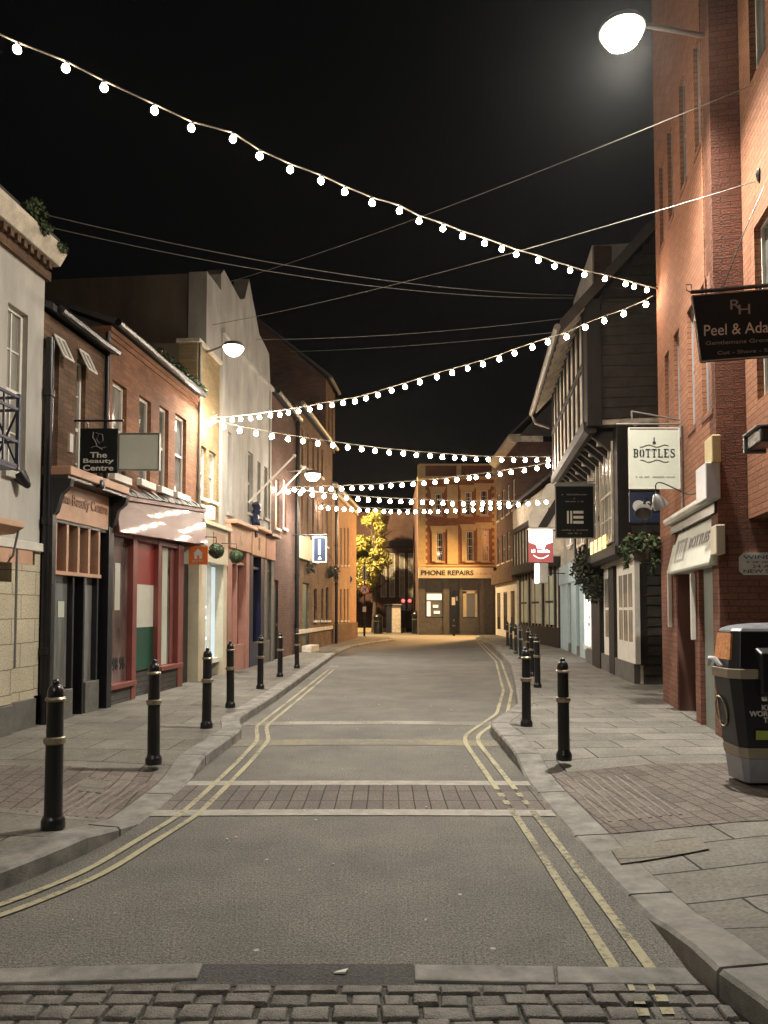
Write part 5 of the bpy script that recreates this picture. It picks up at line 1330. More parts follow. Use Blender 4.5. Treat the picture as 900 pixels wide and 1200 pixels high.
# beauty sign
Y = 10.45; t, f, bo, a, b = hang_sign('hanging_sign', 'black hanging sign with pale lettering and figure sketch by the narrow brick house', Y, 93, 138, 502, 554, 'sign_black')
cx_ = (a.x + b.x) / 2; H_ = b.z - a.z
for k, tx in enumerate(('The', 'Beauty', 'Centre')): text(bo, 'lettering', tx, f, cx_ + .0, a.z + H_ * (.40 - .145 * k), .002, .1, 'letter_pale', width=(.24, .43, .43)[k], height=.08, bold=.0015)
m = MB(); P = lambda u, v: f.pt(a.x + (b.x - a.x) * u, a.z + H_ * v, .004)
m.tube([P(.36, .92), P(.34, .80), P(.42, .70), P(.46, .60), P(.6, .52)], .006, 5); m.tube([P(.5, .86), P(.44, .76), P(.52, .66), P(.62, .72), P(.6, .86), P(.42, .9)], .005, 5); m.tube([P(.3, .56), P(.42, .60), P(.58, .55), P(.7, .58)], .005, 5); m.build('figure_sketch', 'letter_dim', bo)
m = MB(); zb = PY(100, 493, Y).z; m.tube([(PY(82, 493, Y).x - .1, Y, zb), (PY(145, 493, Y).x, Y, zb)], .016, 8)
for x_ in (103, 128): m.tube([(PY(x_, 493, Y).x, Y, zb), (PY(x_, 493, Y).x, Y, b.z)], .007, 6)
m.build('bracket', 'black_iron', t)
m = MB(); m.tube([(PY(116, 556, Y).x, Y, a.z), (PY(116, 556, Y).x, Y, a.z - .22)], .03, 8); m.lathe([(.02, -.04), (.06, -.02), (.06, .05), (.03, .09)], (PY(118, 570, Y).x, Y, PY(118, 570, Y).z), 10); m.build('spotlight', 'black_iron', t)
# blank sign
Y = 12.0; t, f, bo, a, b = hang_sign('hanging_sign', 'blank pale projecting sign board behind the black hanging sign', Y, 138.5, 187, 508, 551, 'sign_pale', 'grey_paint', th=.09)
m = MB(); m.fb(f, a.x - .15, b.x, b.z, b.z + .02, -.06, -.03); m.build('bracket', 'metal_grey', t)
# takeaway sign
Y = 14.75; t, f, bo, a, b = hang_sign('projecting_sign', 'small orange projecting sign with white house symbol', Y, 221, 243.5, 640, 661.5, 'orange_sign')
W_ = b.x - a.x; H_ = b.z - a.z
P = lambda u, v: (a.x + W_ * u, a.z + H_ * v)
m = MB(); m.poly(f, [P(.3, .3), P(.44, .3), P(.44, .5), P(.56, .5), P(.56, .3), P(.7, .3), P(.7, .6), P(.76, .6), P(.5, .86), P(.24, .6), P(.3, .6)], .001, .006); m.build('symbol', 'letter_pale', bo)
text(bo, 'lettering', 'JUST EAT', f, a.x + W_ / 2, a.z + H_ * .17, .002, .06, 'letter_pale', width=W_ * .6, height=.05)
m = MB(); m.fb(f, PY(212, 650, Y).x, a.x - .003, a.z + .01, b.z - .01, -.03, .0); m.build('side_panel', 'sign_pale', t)
m = MB(); m.tube([(PY(210, 640, Y).x, Y, b.z + .05), (b.x, Y, b.z + .05)], .012, 6); m.build('bracket', 'black_iron', t)
# blue sign
Y = 24.5; t, f, bo, a, b = hang_sign('hanging_sign', 'tall dark blue hanging sign with white border over the left pavement', Y, 366.5, 383, 629, 659, 'sign_blue', 'white_paint', ft=.035)
m = MB(); m.fb(f, (a.x + b.x) / 2 - .05, (a.x + b.x) / 2 + .03, a.z + .26, b.z - .1, .001, .006); m.build('lettering', 'letter_pale', bo)
m = MB(); m.poly(f, [((a.x + b.x) / 2 - .07, a.z + .1), ((a.x + b.x) / 2 + .07, a.z + .1), ((a.x + b.x) / 2, a.z + .22)], .001, .006); m.build('symbol', 'letter_pale', bo)
m = MB(); m.tube([(FL.pt(Y, 0).x - .05, Y, b.z + .06), (b.x, Y, b.z + .06)], .02, 6); m.tube([((a.x + b.x) / 2, Y, b.z), ((a.x + b.x) / 2, Y, b.z + .12)], .015, 6); m.build('bracket', 'black_iron', t)
# BOTTLES sign
Y = 10.5; t, f, bo, a, b = hang_sign('hanging_sign', 'pale hanging sign with dark capital lettering on the brick block', Y, 737.5, 796, 501, 573, 'sign_pale', 'stucco_white')
W_ = b.x - a.x; H_ = b.z - a.z
m = MB()
def glyph(ch, x, z, w, h):
    T, t_ = w * .26, h * .07
    R_ = lambda x0, x1, z0, z1: m.fb(f, x + x0 * w, x + x1 * w, z + z0 * h, z + z1 * h, .001, .006)
    if ch == 'T': R_(.38, .64, 0, 1); R_(0, 1, .93, 1); R_(0, .07, .75, 1); R_(.93, 1, .75, 1); R_(.25, .77, 0, .05)
    elif ch == 'L': R_(.1, .38, 0, 1); R_(0, .5, .95, 1); R_(0, 1, 0, .06); R_(.93, 1, 0, .25)
    elif ch == 'E': R_(.1, .38, 0, 1); R_(0, 1, .94, 1); R_(0, 1, 0, .06); R_(.38, .7, .48, .54); R_(.93, 1, .78, 1); R_(.93, 1, 0, .22)
    elif ch == 'O':
        for s in (-1, 1): m.poly(f, [(x + w * (.5 + s * .5 * q), z + h * y_) for q, y_ in ((.2, .02), (.75, .12), (1, .35), (1, .65), (.75, .88), (.2, .98), (.2, .9), (.42, .7), (.42, .3), (.2, .1))][::s], .001, .006)
    elif ch == 'B':
        R_(.1, .38, 0, 1); R_(0, .7, .95, 1); R_(0, .7, 0, .05); R_(.3, .7, .48, .54)
        for z0, z1 in ((.5, .98), (.02, .52)): m.poly(f, [(x + w * .65, z + h * z0), (x + w * .95, z + h * (z0 + .08)), (x + w * 1.0, z + h * (z0 + z1) / 2), (x + w * .95, z + h * (z1 - .08)), (x + w * .65, z + h * z1), (x + w * .72, z + h * (z0 + z1) / 2)], .001, .006)
    elif ch == 'S':
        m.poly(f, [(x + w * u, z + h * v) for u, v in ((.1, .68), (.3, .55), (.7, .38), (.78, .2), (.6, .06), (.6, 0), (.95, .12), (1, .3), (.9, .45), (.4, .65), (.25, .8), (.35, .94), (.35, 1), (.1, .88))], .001, .006)
        R_(.3, .85, .94, 1); R_(.15, .65, 0, .06); R_(.85, .92, .72, 1); R_(.05, .12, 0, .28)
gw = W_ * .84 / 7
for k, ch in enumerate('BOTTLES'): glyph(ch, a.x + W_ * .08 + gw * k + gw * .08, a.z + H_ * .52, gw * .78, H_ * .13)
m.build('lettering', 'letter_dark', bo)
m = MB()
for z_, s in ((.70, 1), (.455, -1)):
    m.tube([f.pt(a.x + W_ * u, a.z + H_ * (z_ + s * .018 * math.sin(u * 20)), .003) for u in [.22 + .56 * q / 16 for q in range(17)]], .0035, 4)
m.fb(f, a.x + W_ * .47, a.x + W_ * .53, a.z + H_ * .735, a.z + H_ * .77, .001, .005); m.fb(f, a.x + W_ * .49, a.x + W_ * .51, a.z + H_ * .76, a.z + H_ * .84, .001, .005)
m.build('ornament', 'letter_dark', bo)
scribble(bo, f, a.x + W_ / 2, a.z + H_ * .2, .001, W_ * .8, .024, 24, 'letter_dim')
zb = PY(740, 497, Y).z; m = MB(); wx = FR.pt(Y, 0).x + .02
m.tube([(PY(722, 497, Y).x, Y, zb), (wx, Y, zb)], .014, 8); m.tube([(PY(740, 482, Y).x, Y, PY(740, 482, Y).z), (wx, Y, zb + .06)], .012, 8); m.tube([(PY(740, 482, Y).x, Y, PY(740, 482, Y).z), (PY(741, 498, Y).x, Y, zb), (PY(745, 500, Y).x, Y, zb - .03)], .012, 6)
m.build('bracket', 'metal_grey', t)
# barber sign: perpendicular to the angled wall
t = thing('hanging_sign', PY(860, 380, 7.5), 'large black sign with ampersand lettering hanging from the brick block', 'sign')
Y = 7.55; a = PY(821, 424, Y); b = PY(808, 345, Y); tx0 = a.x
f = Fac((tx0, Y), (.985, -.17), (-.17, -.985)); Wd_ = .93; zlo = a.z; zhi = b.z - .005
lean = -.085
m = MB()
def q(u, v, d=0.0): p = f.pt(u * Wd_ + lean * v * .9, zlo + (zhi - zlo) * v + .02 * u, d); return p
m.hexa([q(0, 0, -.04), q(1, 0, -.04), q(1, 0, 0), q(0, 0, 0), q(0, 1, -.04), q(1, 1, -.04), q(1, 1, 0), q(0, 1, 0)]); bo = m.build('board', 'sign_black', t, bevel=.004)
m = MB(); w_ = .014
for (u0, v0, u1, v1) in ((0, 0, 1, .016), (0, .984, 1, 1), (0, 0, .012, 1), (.988, 0, 1, 1)):
    m.hexa([q(u0, v0, 0), q(u1, v0, 0), q(u1, v0, .006), q(u0, v0, .006), q(u0, v1, 0), q(u1, v1, 0), q(u1, v1, .006), q(u0, v1, .006)])
m.build('frame', 'metal_grey', t)
Hh = zhi - zlo
text(bo, 'lettering', 'Peel & Adams', f, .51 * Wd_ - .045, zlo + Hh * .46, .003, .17, 'letter_pale', width=.78, height=.115, depth=.002)
text(bo, 'lettering', 'Gentlemans Grooming', f, .51 * Wd_ - .04, zlo + Hh * .26, .003, .1, 'letter_dim', width=.76, height=.052, depth=.002)
text(bo, 'lettering', 'Cut - Shave - Style', f, .51 * Wd_ - .01, zlo + Hh * .11, .003, .1, 'letter_dim', width=.6, height=.048, depth=.002)
text(bo, 'lettering', 'R', f, .44 * Wd_ - .06, zlo + Hh * .82, .003, .1, 'letter_dim', width=.10, height=.10, depth=.002)
text(bo, 'lettering', 'H', f, .52 * Wd_ - .05, zlo + Hh * .74, .003, .1, 'letter_dim', width=.11, height=.10, depth=.002)
m = MB(); m.tube([q(0, 1.06, -.02), q(1.05, 1.06, -.02)], .022, 8)
for u in (.3, .72): m.tube([q(u, 1.0, -.02), q(u, 1.06, -.02)], .014, 6)
m.tube([q(0, 1.06, -.02), q(-.04, 1.10, -.02), q(-.035, 1.18, -.02), q(0.02, 1.17, -.02), q(.01, 1.11, -.02)], .006, 6)
m.tube([q(.35, 1.1, -.02), q(.65, 1.9, -.02), q(.95, 2.6, -.1)], .006, 5)
m.build('bracket', 'black_iron', t)
# dark pub style sign
Y = 17.2; t, f, bo, a, b = hang_sign('hanging_sign', 'black hanging sign with pale square line emblem by the jettied house', Y, 651, 696, 569, 631, 'sign_black', 'letter_dim', ft=.02)
W_ = b.x - a.x; H_ = b.z - a.z; m = MB()
for u0, u1, v0, v1 in ((.30, .345, .28, .52), (.385, .43, .28, .52), (.46, .72, .28, .33), (.46, .72, .375, .425), (.46, .72, .47, .52)): m.fb(f, a.x + W_ * u0, a.x + W_ * u1, a.z + H_ * v0, a.z + H_ * v1, .001, .006)
m.build('emblem', 'letter_pale', bo)
for v, w_, n_ in ((.83, .66, 15), (.76, .04, 1), (.70, .48, 12), (.16, .68, 16), (.10, .36, 8)): scribble(bo, f, a.x + W_ / 2, a.z + H_ * v, .001, W_ * w_, .035, n_, 'letter_dim', int(v * 100))
m = MB(); m.fb(f, a.x - .03, b.x + .03, b.z + .01, b.z + .05, -.05, .02); m.tube([(a.x, Y, b.z + .06), (FT1.pt(Y, 0).x + .1, Y, b.z + .1)], .018, 6); m.build('bracket', 'metal_grey', t)
# illuminated pub sign
Y = 26.0; t, f, bo, a, b = hang_sign('lit_sign', 'brightly lit red and white hanging pub sign on the right', Y, 619.5, 648, 621, 659, 'dim_red_sign')
W_ = b.x - a.x; H_ = b.z - a.z
m = MB(); m.poly(f, [(a.x + W_ * u, a.z + H_ * v) for u, v in ((.02, .62), (.3, .55), (.36, .42), (.64, .42), (.7, .55), (.98, .62), (.98, .99), (.02, .99))], .002, .012); m.build('lit_panel', 'sign_glow', bo)
scribble(bo, f, a.x + W_ / 2, a.z + H_ * .35, .004, W_ * .76, .12, 9, 'sign_glow', 4)
m = MB(); m.tube([f.pt(a.x + W_ * (.2 + .6 * k / 10), a.z + H_ * (.22 - .10 * math.sin(math.pi * k / 10)), .008) for k in range(11)], .012, 5); m.build('flourish', 'sign_glow', bo)
m = MB(); m.fb(f, a.x - .02, b.x + .02, b.z, b.z + .05, -.1, .3); m.tube([(b.x, Y, b.z + .03), (b.x + .8, Y, b.z + .03)], .02, 6); m.build('light_hood', 'white_paint', t)
# lantern under it
p = PY(631, 672, 27); t = thing('wall_lantern', p, 'white box lantern glowing below the lit pub sign', 'lantern')
m = MB(); m.box(p.x - .12, p.x - .02, 26.8, 27.1, p.z - .35, p.z + .35); m.build('diffuser', 'white_glow', t)
m = MB(); m.box(p.x - .015, p.x + .32, 26.8, 27.1, p.z - .36, p.z + .36); m.build('case', 'render_pale', t, bevel=.02)
m = MB(); m.tube([(p.x + .3, 27, p.z), (p.x + 1.2, 27, p.z)], .02, 6); m.build('bracket', 'black_iron', t)
# blue sign behind basket
Y = 12.6; t, f, bo, a, b = hang_sign('hanging_sign', 'small blue sign with white roundel behind the flower basket', Y, 738, 773, 577, 612, 'sign_blue')
m = MB(); m.lathe([(.001, 0), (.10, 0), (.10, .01), (.001, .01)], f.pt(a.x + .15, (a.z + b.z) / 2 + .02, .005), 20, Matrix.Rotation(R(90), 3, 'X')); m.build('roundel', 'letter_pale', bo)
text(bo, 'lettering', 'SA', f, a.x + .38, (a.z + b.z) / 2 + .03, .004, .15, 'letter_pale', width=.2, height=.15, bold=.004)
m = MB(); m.tube([(a.x, Y, b.z + .02), (FR.pt(Y, 0).x + .6, Y, b.z + .02)], .012, 6); m.build('bracket', 'black_iron', t)

# road signs at far left
def road_post(x, yb, yt, Y, name, lab, r_=.038, cat='road sign'):
    p = PY(x, yb, Y); t = thing(name, (p.x, Y, 0), lab, cat)
    m = MB(); m.tube([(p.x, Y, .1), (p.x, Y, PY(x, yt, Y).z)], r_, 8); m.tube([(p.x, Y, .1), (p.x, Y, .9)], r_ * 1.7, 8); m.build('post', 'black_iron', t); return t, p.x
t, X_ = road_post(427, 745, 658, 42, 'road_sign', 'no left turn sign on post below a tall white plate')
z_ = PY(427, 691, 42).z
M = Matrix.Rotation(R(90), 3, 'X')
m = MB(); m.lathe([(.001, 0), (.27, 0), (.27, .02), (.001, .02)], (X_, 41.95, z_), 24, M); sg = m.build('sign_face', 'road_sign_white', t)
m = MB(); m.tube([(X_ + .25 * math.cos(k * math.pi / 12), 41.92, z_ + .25 * math.sin(k * math.pi / 12)) for k in range(25)], .03, 6); m.build('red_ring', 'road_sign_red', sg)
m = MB(); m.tube([(X_ + .08, 41.9, z_ - .12), (X_ + .08, 41.9, z_ + .02), (X_ - .08, 41.9, z_ + .06)], .025, 6); m.tube([(X_ - .17, 41.89, z_ - .17), (X_ + .17, 41.89, z_ + .17)], .02, 6); m.build('arrow', 'letter_dark', sg)
m = MB(); m.fb(front(41.94), X_ - .1, X_ + .1, PY(0, 681, 42).z, PY(0, 663, 42).z, 0, .02); m.fb(front(41.94), X_ - .1, X_ + .1, PY(0, 717, 42).z, PY(0, 711, 42).z, 0, .02); m.build('plate', 'letter_pale', t)
m = MB(); m.fb(front(41.92), X_ - .05, X_ + .05, PY(0, 680, 42).z, PY(0, 664, 42).z, 0, .01); m.build('lettering_panel', 'sign_blue', t)
t, X_ = road_post(407.5, 748, 672, 38, 'road_sign', 'round dark road sign on black post beside the corner building', .045)
z_ = PY(407, 679, 38).z
m = MB(); m.lathe([(.001, 0), (.24, 0), (.24, .03), (.001, .03)], (X_, 37.95, z_), 24, M); sg = m.build('sign_face', 'sign_blue', t)
m = MB(); m.tube([(X_ + .23 * math.cos(k * math.pi / 12), 37.92, z_ + .23 * math.sin(k * math.pi / 12)) for k in range(25)], .02, 6); m.fb(front(37.91), X_ - .12, X_ + .12, z_ - .04, z_ + .04, 0, .01); m.build('marking', 'letter_pale', sg)
t, X_ = road_post(376, 760, 600, 30.5, 'lamp_post', 'slim black lamp column under the blue hanging sign', .05, 'lamp post')
# traffic lights
for x_, lab in ((472.5, 'left of two red traffic signals at the junction'), (480, 'right of two red traffic signals at the junction')):
    p = PY(x_, 704, 53); t = thing('traffic_light', (p.x, 53, 0), lab, 'traffic light', 'red traffic lights')
    m = MB(); m.tube([(p.x, 53, .1), (p.x, 53, p.z - .6)], .05, 8); m.build('post', 'black_iron', t)
    m = MB(); m.box(p.x - .17, p.x + .17, 53, 53.2, p.z - .75, p.z + .25); m.build('signal_head', 'black_paint', t, bevel=.03)
    m = MB(); m.lathe([(.001, 0), (.12, 0), (.12, .03), (.001, .05)], (p.x, 52.99, p.z), 16, M); m.build('red_lens', 'red_glow', t)

# flagpoles
for (xa, ya, xb, yb, Y1, lab) in ((291, 589, 345, 534, 20.6, 'nearer slanting white flagpole on the white building'), (325, 580, 357, 547, 24.0, 'farther slanting white flagpole')):
    s_ = FL.sx(xa); q_ = FL.px(xa, ya); p0 = FL.pt(q_[0], q_[1]); p1 = PY(xb, yb, p0.y + .3)
    t = thing('flagpole', p0, lab, 'flagpole', 'slanting flagpoles on the left facades')
    m = MB(); m.tube([p0, p1], .03, 8, .022); m.build('pole', 'white_paint', t)
    m = MB(); m.lathe([(.01, -.05), (.05, -.02), (.05, .02), (.01, .05)], p1, 10); m.build('finial', 'letter_pale', t)
    if xa < 300:
        m = MB(); q2 = FL.px(294, 605)
        for k in range(6): m.tube([FL.pt(q2[0] + .1 * math.sin(k), q2[1] + .35 - .15 * k, .12 + .05 * math.sin(k * 2)), FL.pt(q2[0] + .1 * math.sin(k + 1), q2[1] + .2 - .15 * k, .12 + .05 * math.sin(k * 2 + 2))], .11, 8)
        m.build('furled_flag', 'navy', t)

# ------------------------------------------------------------------ plants
def leaves(mb, c, rad, n, size, squash=1.0, hollow=0.3, noise=None):
    c = Vector(c)
    for _ in range(n):
        d = Vector((random.gauss(0, 1), random.gauss(0, 1), random.gauss(0, 1))).normalized()
        r_ = rad * (hollow + (1 - hollow) * random.random() ** .5)
        p = c + Vector((d.x * r_, d.y * r_, d.z * r_ * squash))
        u = Vector((random.gauss(0, 1), random.gauss(0, 1), random.gauss(0, 1))).normalized(); v = u.cross(d + Vector((.01, .3, .2))).normalized()
        s = size * random.uniform(.6, 1.4)
        mb.face([p - u * s, p + v * s * .45, p + u * s, p - v * s * .45])
# tree at the street end
def tree(name, loc, h, crown, lab, leaf='leaf_green', leaf2=None, n=11000, size=.12):
    t = thing(name, loc, lab, 'tree'); x, y, _ = loc
    m = MB(); m.tube([(x, y, 0), (x + .1, y, h * .25), (x - .05, y, h * .5), (x + .1, y, h * .8)], .2, 10, .05)
    for k in range(7):
        a = k * 2.4; z0 = h * (.3 + .07 * k); m.tube([(x, y, z0), (x + math.cos(a) * crown * .5, y + math.sin(a) * crown * .5, z0 + h * .12), (x + math.cos(a) * crown * .85, y + math.sin(a) * crown * .85, z0 + h * .16)], .06, 6, .02)
    m.build('trunk', 'bark', t)
    m = MB()
    for k in range(26):
        a = random.uniform(0, 6.28); rr_ = crown * random.uniform(.1, .85); zc = h * random.uniform(.38, .93)
        rr_ *= math.sqrt(max(.1, 1 - ((zc / h - .62) / .42) ** 2))
        leaves(m, (x + math.cos(a) * rr_, y + math.sin(a) * rr_, zc), random.uniform(.5, .95) * crown * .42, n // 26, size, .8)
    m.build('crown', leaf, t)
    return t
p = PY(438, 700, 52.5)
tree('street_tree', (p.x, 52.5, 0), 8.9, 1.9, 'broadleaf tree lit yellow at the top beyond the left corner', 'leaf_lit_yellow')
p = PY(424, 700, 55)
tree('street_tree', (p.x - 1.5, 55.5, 0), 7.4, 2.2, 'darker tree half hidden behind the left corner building', 'leaf_green')
# hanging baskets
def basket(name, p, rad, lab, n=500, size=.035, mat='leaf_green', arm=None, leaf2=True, group=None):
    t = thing(name, p, lab, 'hanging basket' if name == 'hanging_basket' else 'plant', group)
    m = MB(); leaves(m, p, rad * .8, n // 2, size, .7, .3); p = Vector(p)
    for k in range(9):
        a = k * .7 + random.uniform(-.2, .2); q = p + Vector((math.cos(a) * rad * random.uniform(.6, 1.0), math.sin(a) * rad * random.uniform(.6, 1.0), random.uniform(-.2, .5) * rad)); leaves(m, q, rad * random.uniform(.2, .4), n // 22, size, 1.0, .1)
        for j in range(random.randint(2, 6)): leaves(m, q + Vector((0, 0, -j * rad * .22)), rad * .14, n // 60, size * .8, 1.0, .1)
    m.build('foliage', mat, t)
    m = MB()
    for k in range(16): a = random.uniform(0, 6.28); leaves(m, p + Vector((math.cos(a) * rad * .85, math.sin(a) * rad * .85, random.uniform(-.2, .6) * rad)), rad * .07, 10, size * .5, 1, .1)
    m.build('flowers', 'copper_paint', t)
    m = MB(); m.lathe([(.02, -rad * .8), (rad * .45, -rad * .65), (rad * .7, -rad * .2), (rad * .72, 0)], p, 14); m.build('bowl', 'bark', t)
    if arm is not None:
        m = MB(); m.tube([Vector(p) + Vector((0, 0, rad * 1.6)), Vector(arm)], .015, 6)
        for k in range(3): m.tube([Vector(p) + Vector((0, 0, rad * 1.6)), Vector(p) + Vector((rad * .7 * math.cos(k * 2.1), rad * .7 * math.sin(k * 2.1), 0))], .006, 5)
        m.build('bracket', 'black_iron', t)
    return t
p = PY(757, 640, 12.4); basket('hanging_basket', p, .36, 'large trailing flower basket beside the brick block fascia', 1300, .045, arm=(p.x + .7, 12.4, p.z + .6))
p = PY(362, 665, 27.0); basket('hanging_basket', p, .27, 'reddish flower basket left of the blue hanging sign', 380, .05, 'leaf_dull', arm=(FL.pt(27.1, 0).x - .05, 27.1, p.z + .4))
p = PY(386, 668, 31.5); basket('hanging_basket', p, .42, 'wide green hanging basket right of the blue sign', 500, .06, 'leaf_dull', arm=(FL.pt(31.6, 0).x - .05, 31.6, p.z + .4))
# dark mass of foliage over the pub style bracket
p = PY(686, 668, 18.6); t = thing('wall_creeper', p, 'dark shaggy hanging plant on the jettied house front', 'plant')
m = MB()
for (x_, y_, r_) in ((688, 655, .3), (684, 668, .36), (692, 680, .36), (697, 693, .3), (700, 664, .22), (714, 657, .2)): leaves(m, PY(x_, y_, 18.5), r_, 420, .06)
m.build('foliage', 'leaf_dull', t)
m = MB(); m.tube([PY(688, 655, 18.6), PY(720, 650, 18.9)], .03, 6); m.build('stem', 'bark', t)
# topiary balls
for x_, y_, r_, lab in ((253.5, 645.5, 9.2, 'round topiary ball hanging before the cream fascia'), (277, 652, 8.4, 'round topiary ball hanging before the pink shop fascia')):
    Yb_ = FL.pt(FL.sx(x_ - 4, .4), 0).y; p = PY(x_, y_, Yb_); rr_ = r_ / F * Yb_
    t = thing('topiary_ball', p, lab, 'topiary', 'topiary balls over the left shopfronts')
    m = MB(); m.lathe([(rr_ * .85 * math.sin(math.pi * k / 10) + .001, -rr_ * .85 * math.cos(math.pi * k / 10)) for k in range(11)], p, 16); leaves(m, p, rr_, 1400, .016, 1, .85); m.sm = False; m.build('foliage', 'leaf_green', t)
    m = MB(); m.tube([p + Vector((0, 0, rr_)), p + Vector((0, 0, rr_ + .12)), p + Vector((-.5, .02, rr_ + .14))], .01, 6); m.build('bracket', 'black_iron', t)
# weeds in gutters
def weeds(pts, lab, size=.03, n=300, rad=.15, mat='leaf_green'):
    t = None; m = MB()
    for p in pts: leaves(m, p, rad * random.uniform(.6, 1.1), n, size, .7, .1)
    o = m.build('gutter_plant', mat, loc=pts[0]); tag(o, lab, 'plant', 'weeds growing along the gutters'); return o
zg = wz1 + .5
weeds([FL.pt(sx(x_), zg + dz, .24) for x_, dz in ((10, .12), (15, .05))], 'dark tuft of weeds on the nearest roof gutter at left edge', .035, 260, .16)
weeds([FL.pt(sx(x_, .25), zg - .05 + dz, .25) for x_, dz in ((24, .05), (30, .06), (36, .0), (40, -.04))], 'long mossy clump hanging over the cream house cornice', .03, 300, .13)
weeds([FL.pt(sx(x_, .2), zg - .12, .25) for x_ in (56, 60)], 'small clump of moss at the end of the cream house cornice', .03, 220, .1)
weeds([FL.pt(a_, 6.17 + .04 * random.random(), .2) for a_ in [sx(170) + (sx(226) - sx(170)) * k / 11 for k in range(12)]], 'line of weeds along the orange brick house gutter', .025, 110, .10, 'leaf_green')

# ------------------------------------------------------------------ wires
def wire(pts, r_, lab, mat='wire_grey', grp=None):
    m = MB(); m.tube(pts, r_, 6); o = m.build('overhead_wire', mat, loc=pts[0]); return tag(o, lab, 'wire', grp)
def sag(p, q, s, n=24): return [p.lerp(q, k / n) - Vector((0, 0, s * 4 * (k / n) * (1 - k / n))) for k in range(n + 1)]
wg = 'overhead wires crossing the street'
def W3(x0, y0, Y0, x1, y1, Y1, s, r_, lab, mat='wire_grey'): wire(sag(PY(x0, y0, Y0), PY(x1, y1, Y1), s), r_, lab, mat, wg)
W3(30, 246, 10.5, 672, 346, 16.5, .28, .007, 'upper of two long sagging wires from the cream house roof')
W3(40, 262, 10.6, 684, 349, 16.6, .32, .006, 'lower of two long sagging wires from the cream house roof')
W3(270, 330, 17.0, 893, 95, 8.0, .12, .005, 'straight wire rising to the top of the brick block', 'wire_light')
W3(236, 383, 16.5, 891, 211, 8.0, .14, .005, 'straight wire rising to the insulator beside the brick pier', 'wire_light')
W3(300, 398, 19, 668, 372, 17, .12, .006, 'faint level wire behind the second light string')
W3(340, 412, 26, 690, 385, 18, .1, .007, 'faintest lower wire behind the second light string')
p = PY(891, 205, 7.9); t = thing('insulator', p, 'small black insulator on the brick wall at the right edge', 'insulator')
m = MB(); m.lathe([(.01, -.09), (.03, -.07), (.045, 0), (.035, .06), (.01, .08)], p, 12); m.tube([p, (FR2.pt(.7, 0).x + .1, p.y, p.z)], .012, 6); m.build('body', 'black_iron', t)

# ------------------------------------------------------------------ festoon strings
def festoon(bulbs, pL, pR, r_, lab, ends=True):
    """bulbs are given along a vertical plane from pL to pR (plan positions)"""
    pL, pR = Vector(pL), Vector(pR); e_ = (pR - pL); f = Fac(pL, e_, (e_.y, -e_.x))
    t = thing('light_string', (pL.x, pL.y, 5), lab, 'festoon lights', 'festoon light strings across the street')
    P = []
    for x, y in bulbs: s_, z_ = f.px(x, y); P.append(f.pt(s_, z_))
    P.sort(key=lambda p: (Vector((p.x, p.y)) - pL).dot(e_))
    cab = []
    top = [p + Vector((0, 0, r_ * 1.9)) for p in P]
    if ends:
        cab.append(Vector((pL.x, pL.y, top[0].z + .12)))
        cab += top; cab.append(Vector((pR.x, pR.y, top[-1].z + .06)))
    else: cab = top
    m = MB(); m.tube(cab, .008, 6); m.build('cable', 'wire_light', t)
    b0_ = None
    for p in P:
        if SRC.get(r_) is None:
            me = MB(); me.lathe([(.002, -r_), (r_ * .5, -r_ * .87), (r_ * .86, -r_ * .5), (r_, 0), (r_ * .88, r_ * .45), (r_ * .55, r_ * .9), (r_ * .38, r_ * 1.15), (.002, r_ * 1.16)], seg=10)
            o = me.build('bulb', 'bulb_glow', t); so = MB(); so.lathe([(r_ * .42, r_ * 1.05), (r_ * .46, r_ * 1.15), (r_ * .46, r_ * 1.75), (r_ * .2, r_ * 2.0), (.004, r_ * 2.1)], seg=8); s2 = so.build('socket', 'wire_black', o)
            # bulb meshes are modelled about their own centre
            for ob in (o, s2):
                for v in ob.data.vertices: v.co += WORLD[t.name]
            SRC[r_] = (o.data, s2.data); o.location = p - WORLD[t.name]
        else:
            o = bpy.data.objects.new('bulb', SRC[r_][0]); col.objects.link(o); o.parent = t; o.location = p - WORLD[t.name]
            s2 = bpy.data.objects.new('socket', SRC[r_][1]); col.objects.link(s2); s2.parent = o
        o.rotation_euler = (R(random.uniform(-12, 12)), R(random.uniform(-12, 12)), 0)
    return t
SRC = {}
A_ = [(20, 58), (77, 80), (122, 103), (181, 130), (224, 150), (273, 163), (304, 183), (340, 199), (376, 212), (404, 225), (436, 238), (468, 247), (491, 259), (519, 268), (542, 277), (568, 285), (588, 292), (605, 298), (631, 305), (650, 312), (668, 317), (685, 322), (709, 327), (733, 333), (743, 336), (758, 340), (775, 344)]
festoon(A_, (-5.05, 5.15), (4.52, 12.03), .036, 'nearest and highest string of festoon bulbs, sweeping down from top left')
B_ = [(241, 495), (251, 493.7), (261, 493), (272, 492.5), (282, 491.5), (293.6, 490.3), (304, 489), (317, 487), (328, 486), (338, 484), (350, 482), (363, 480), (375, 477), (389, 475), (402, 472.4), (416, 470.5), (429, 467), (443, 463), (459, 458), (475, 453.5), (492, 448), (512, 442), (530, 437), (548, 432), (566, 427), (585, 421), (603, 414), (624, 407), (642, 401), (664, 395), (686, 384), (708, 376), (731, 368), (757, 357)]
festoon(B_, (-3.62, 15.6), (4.45, 12.0), .042, 'second string of festoon bulbs, rising from left wall to the brick block')
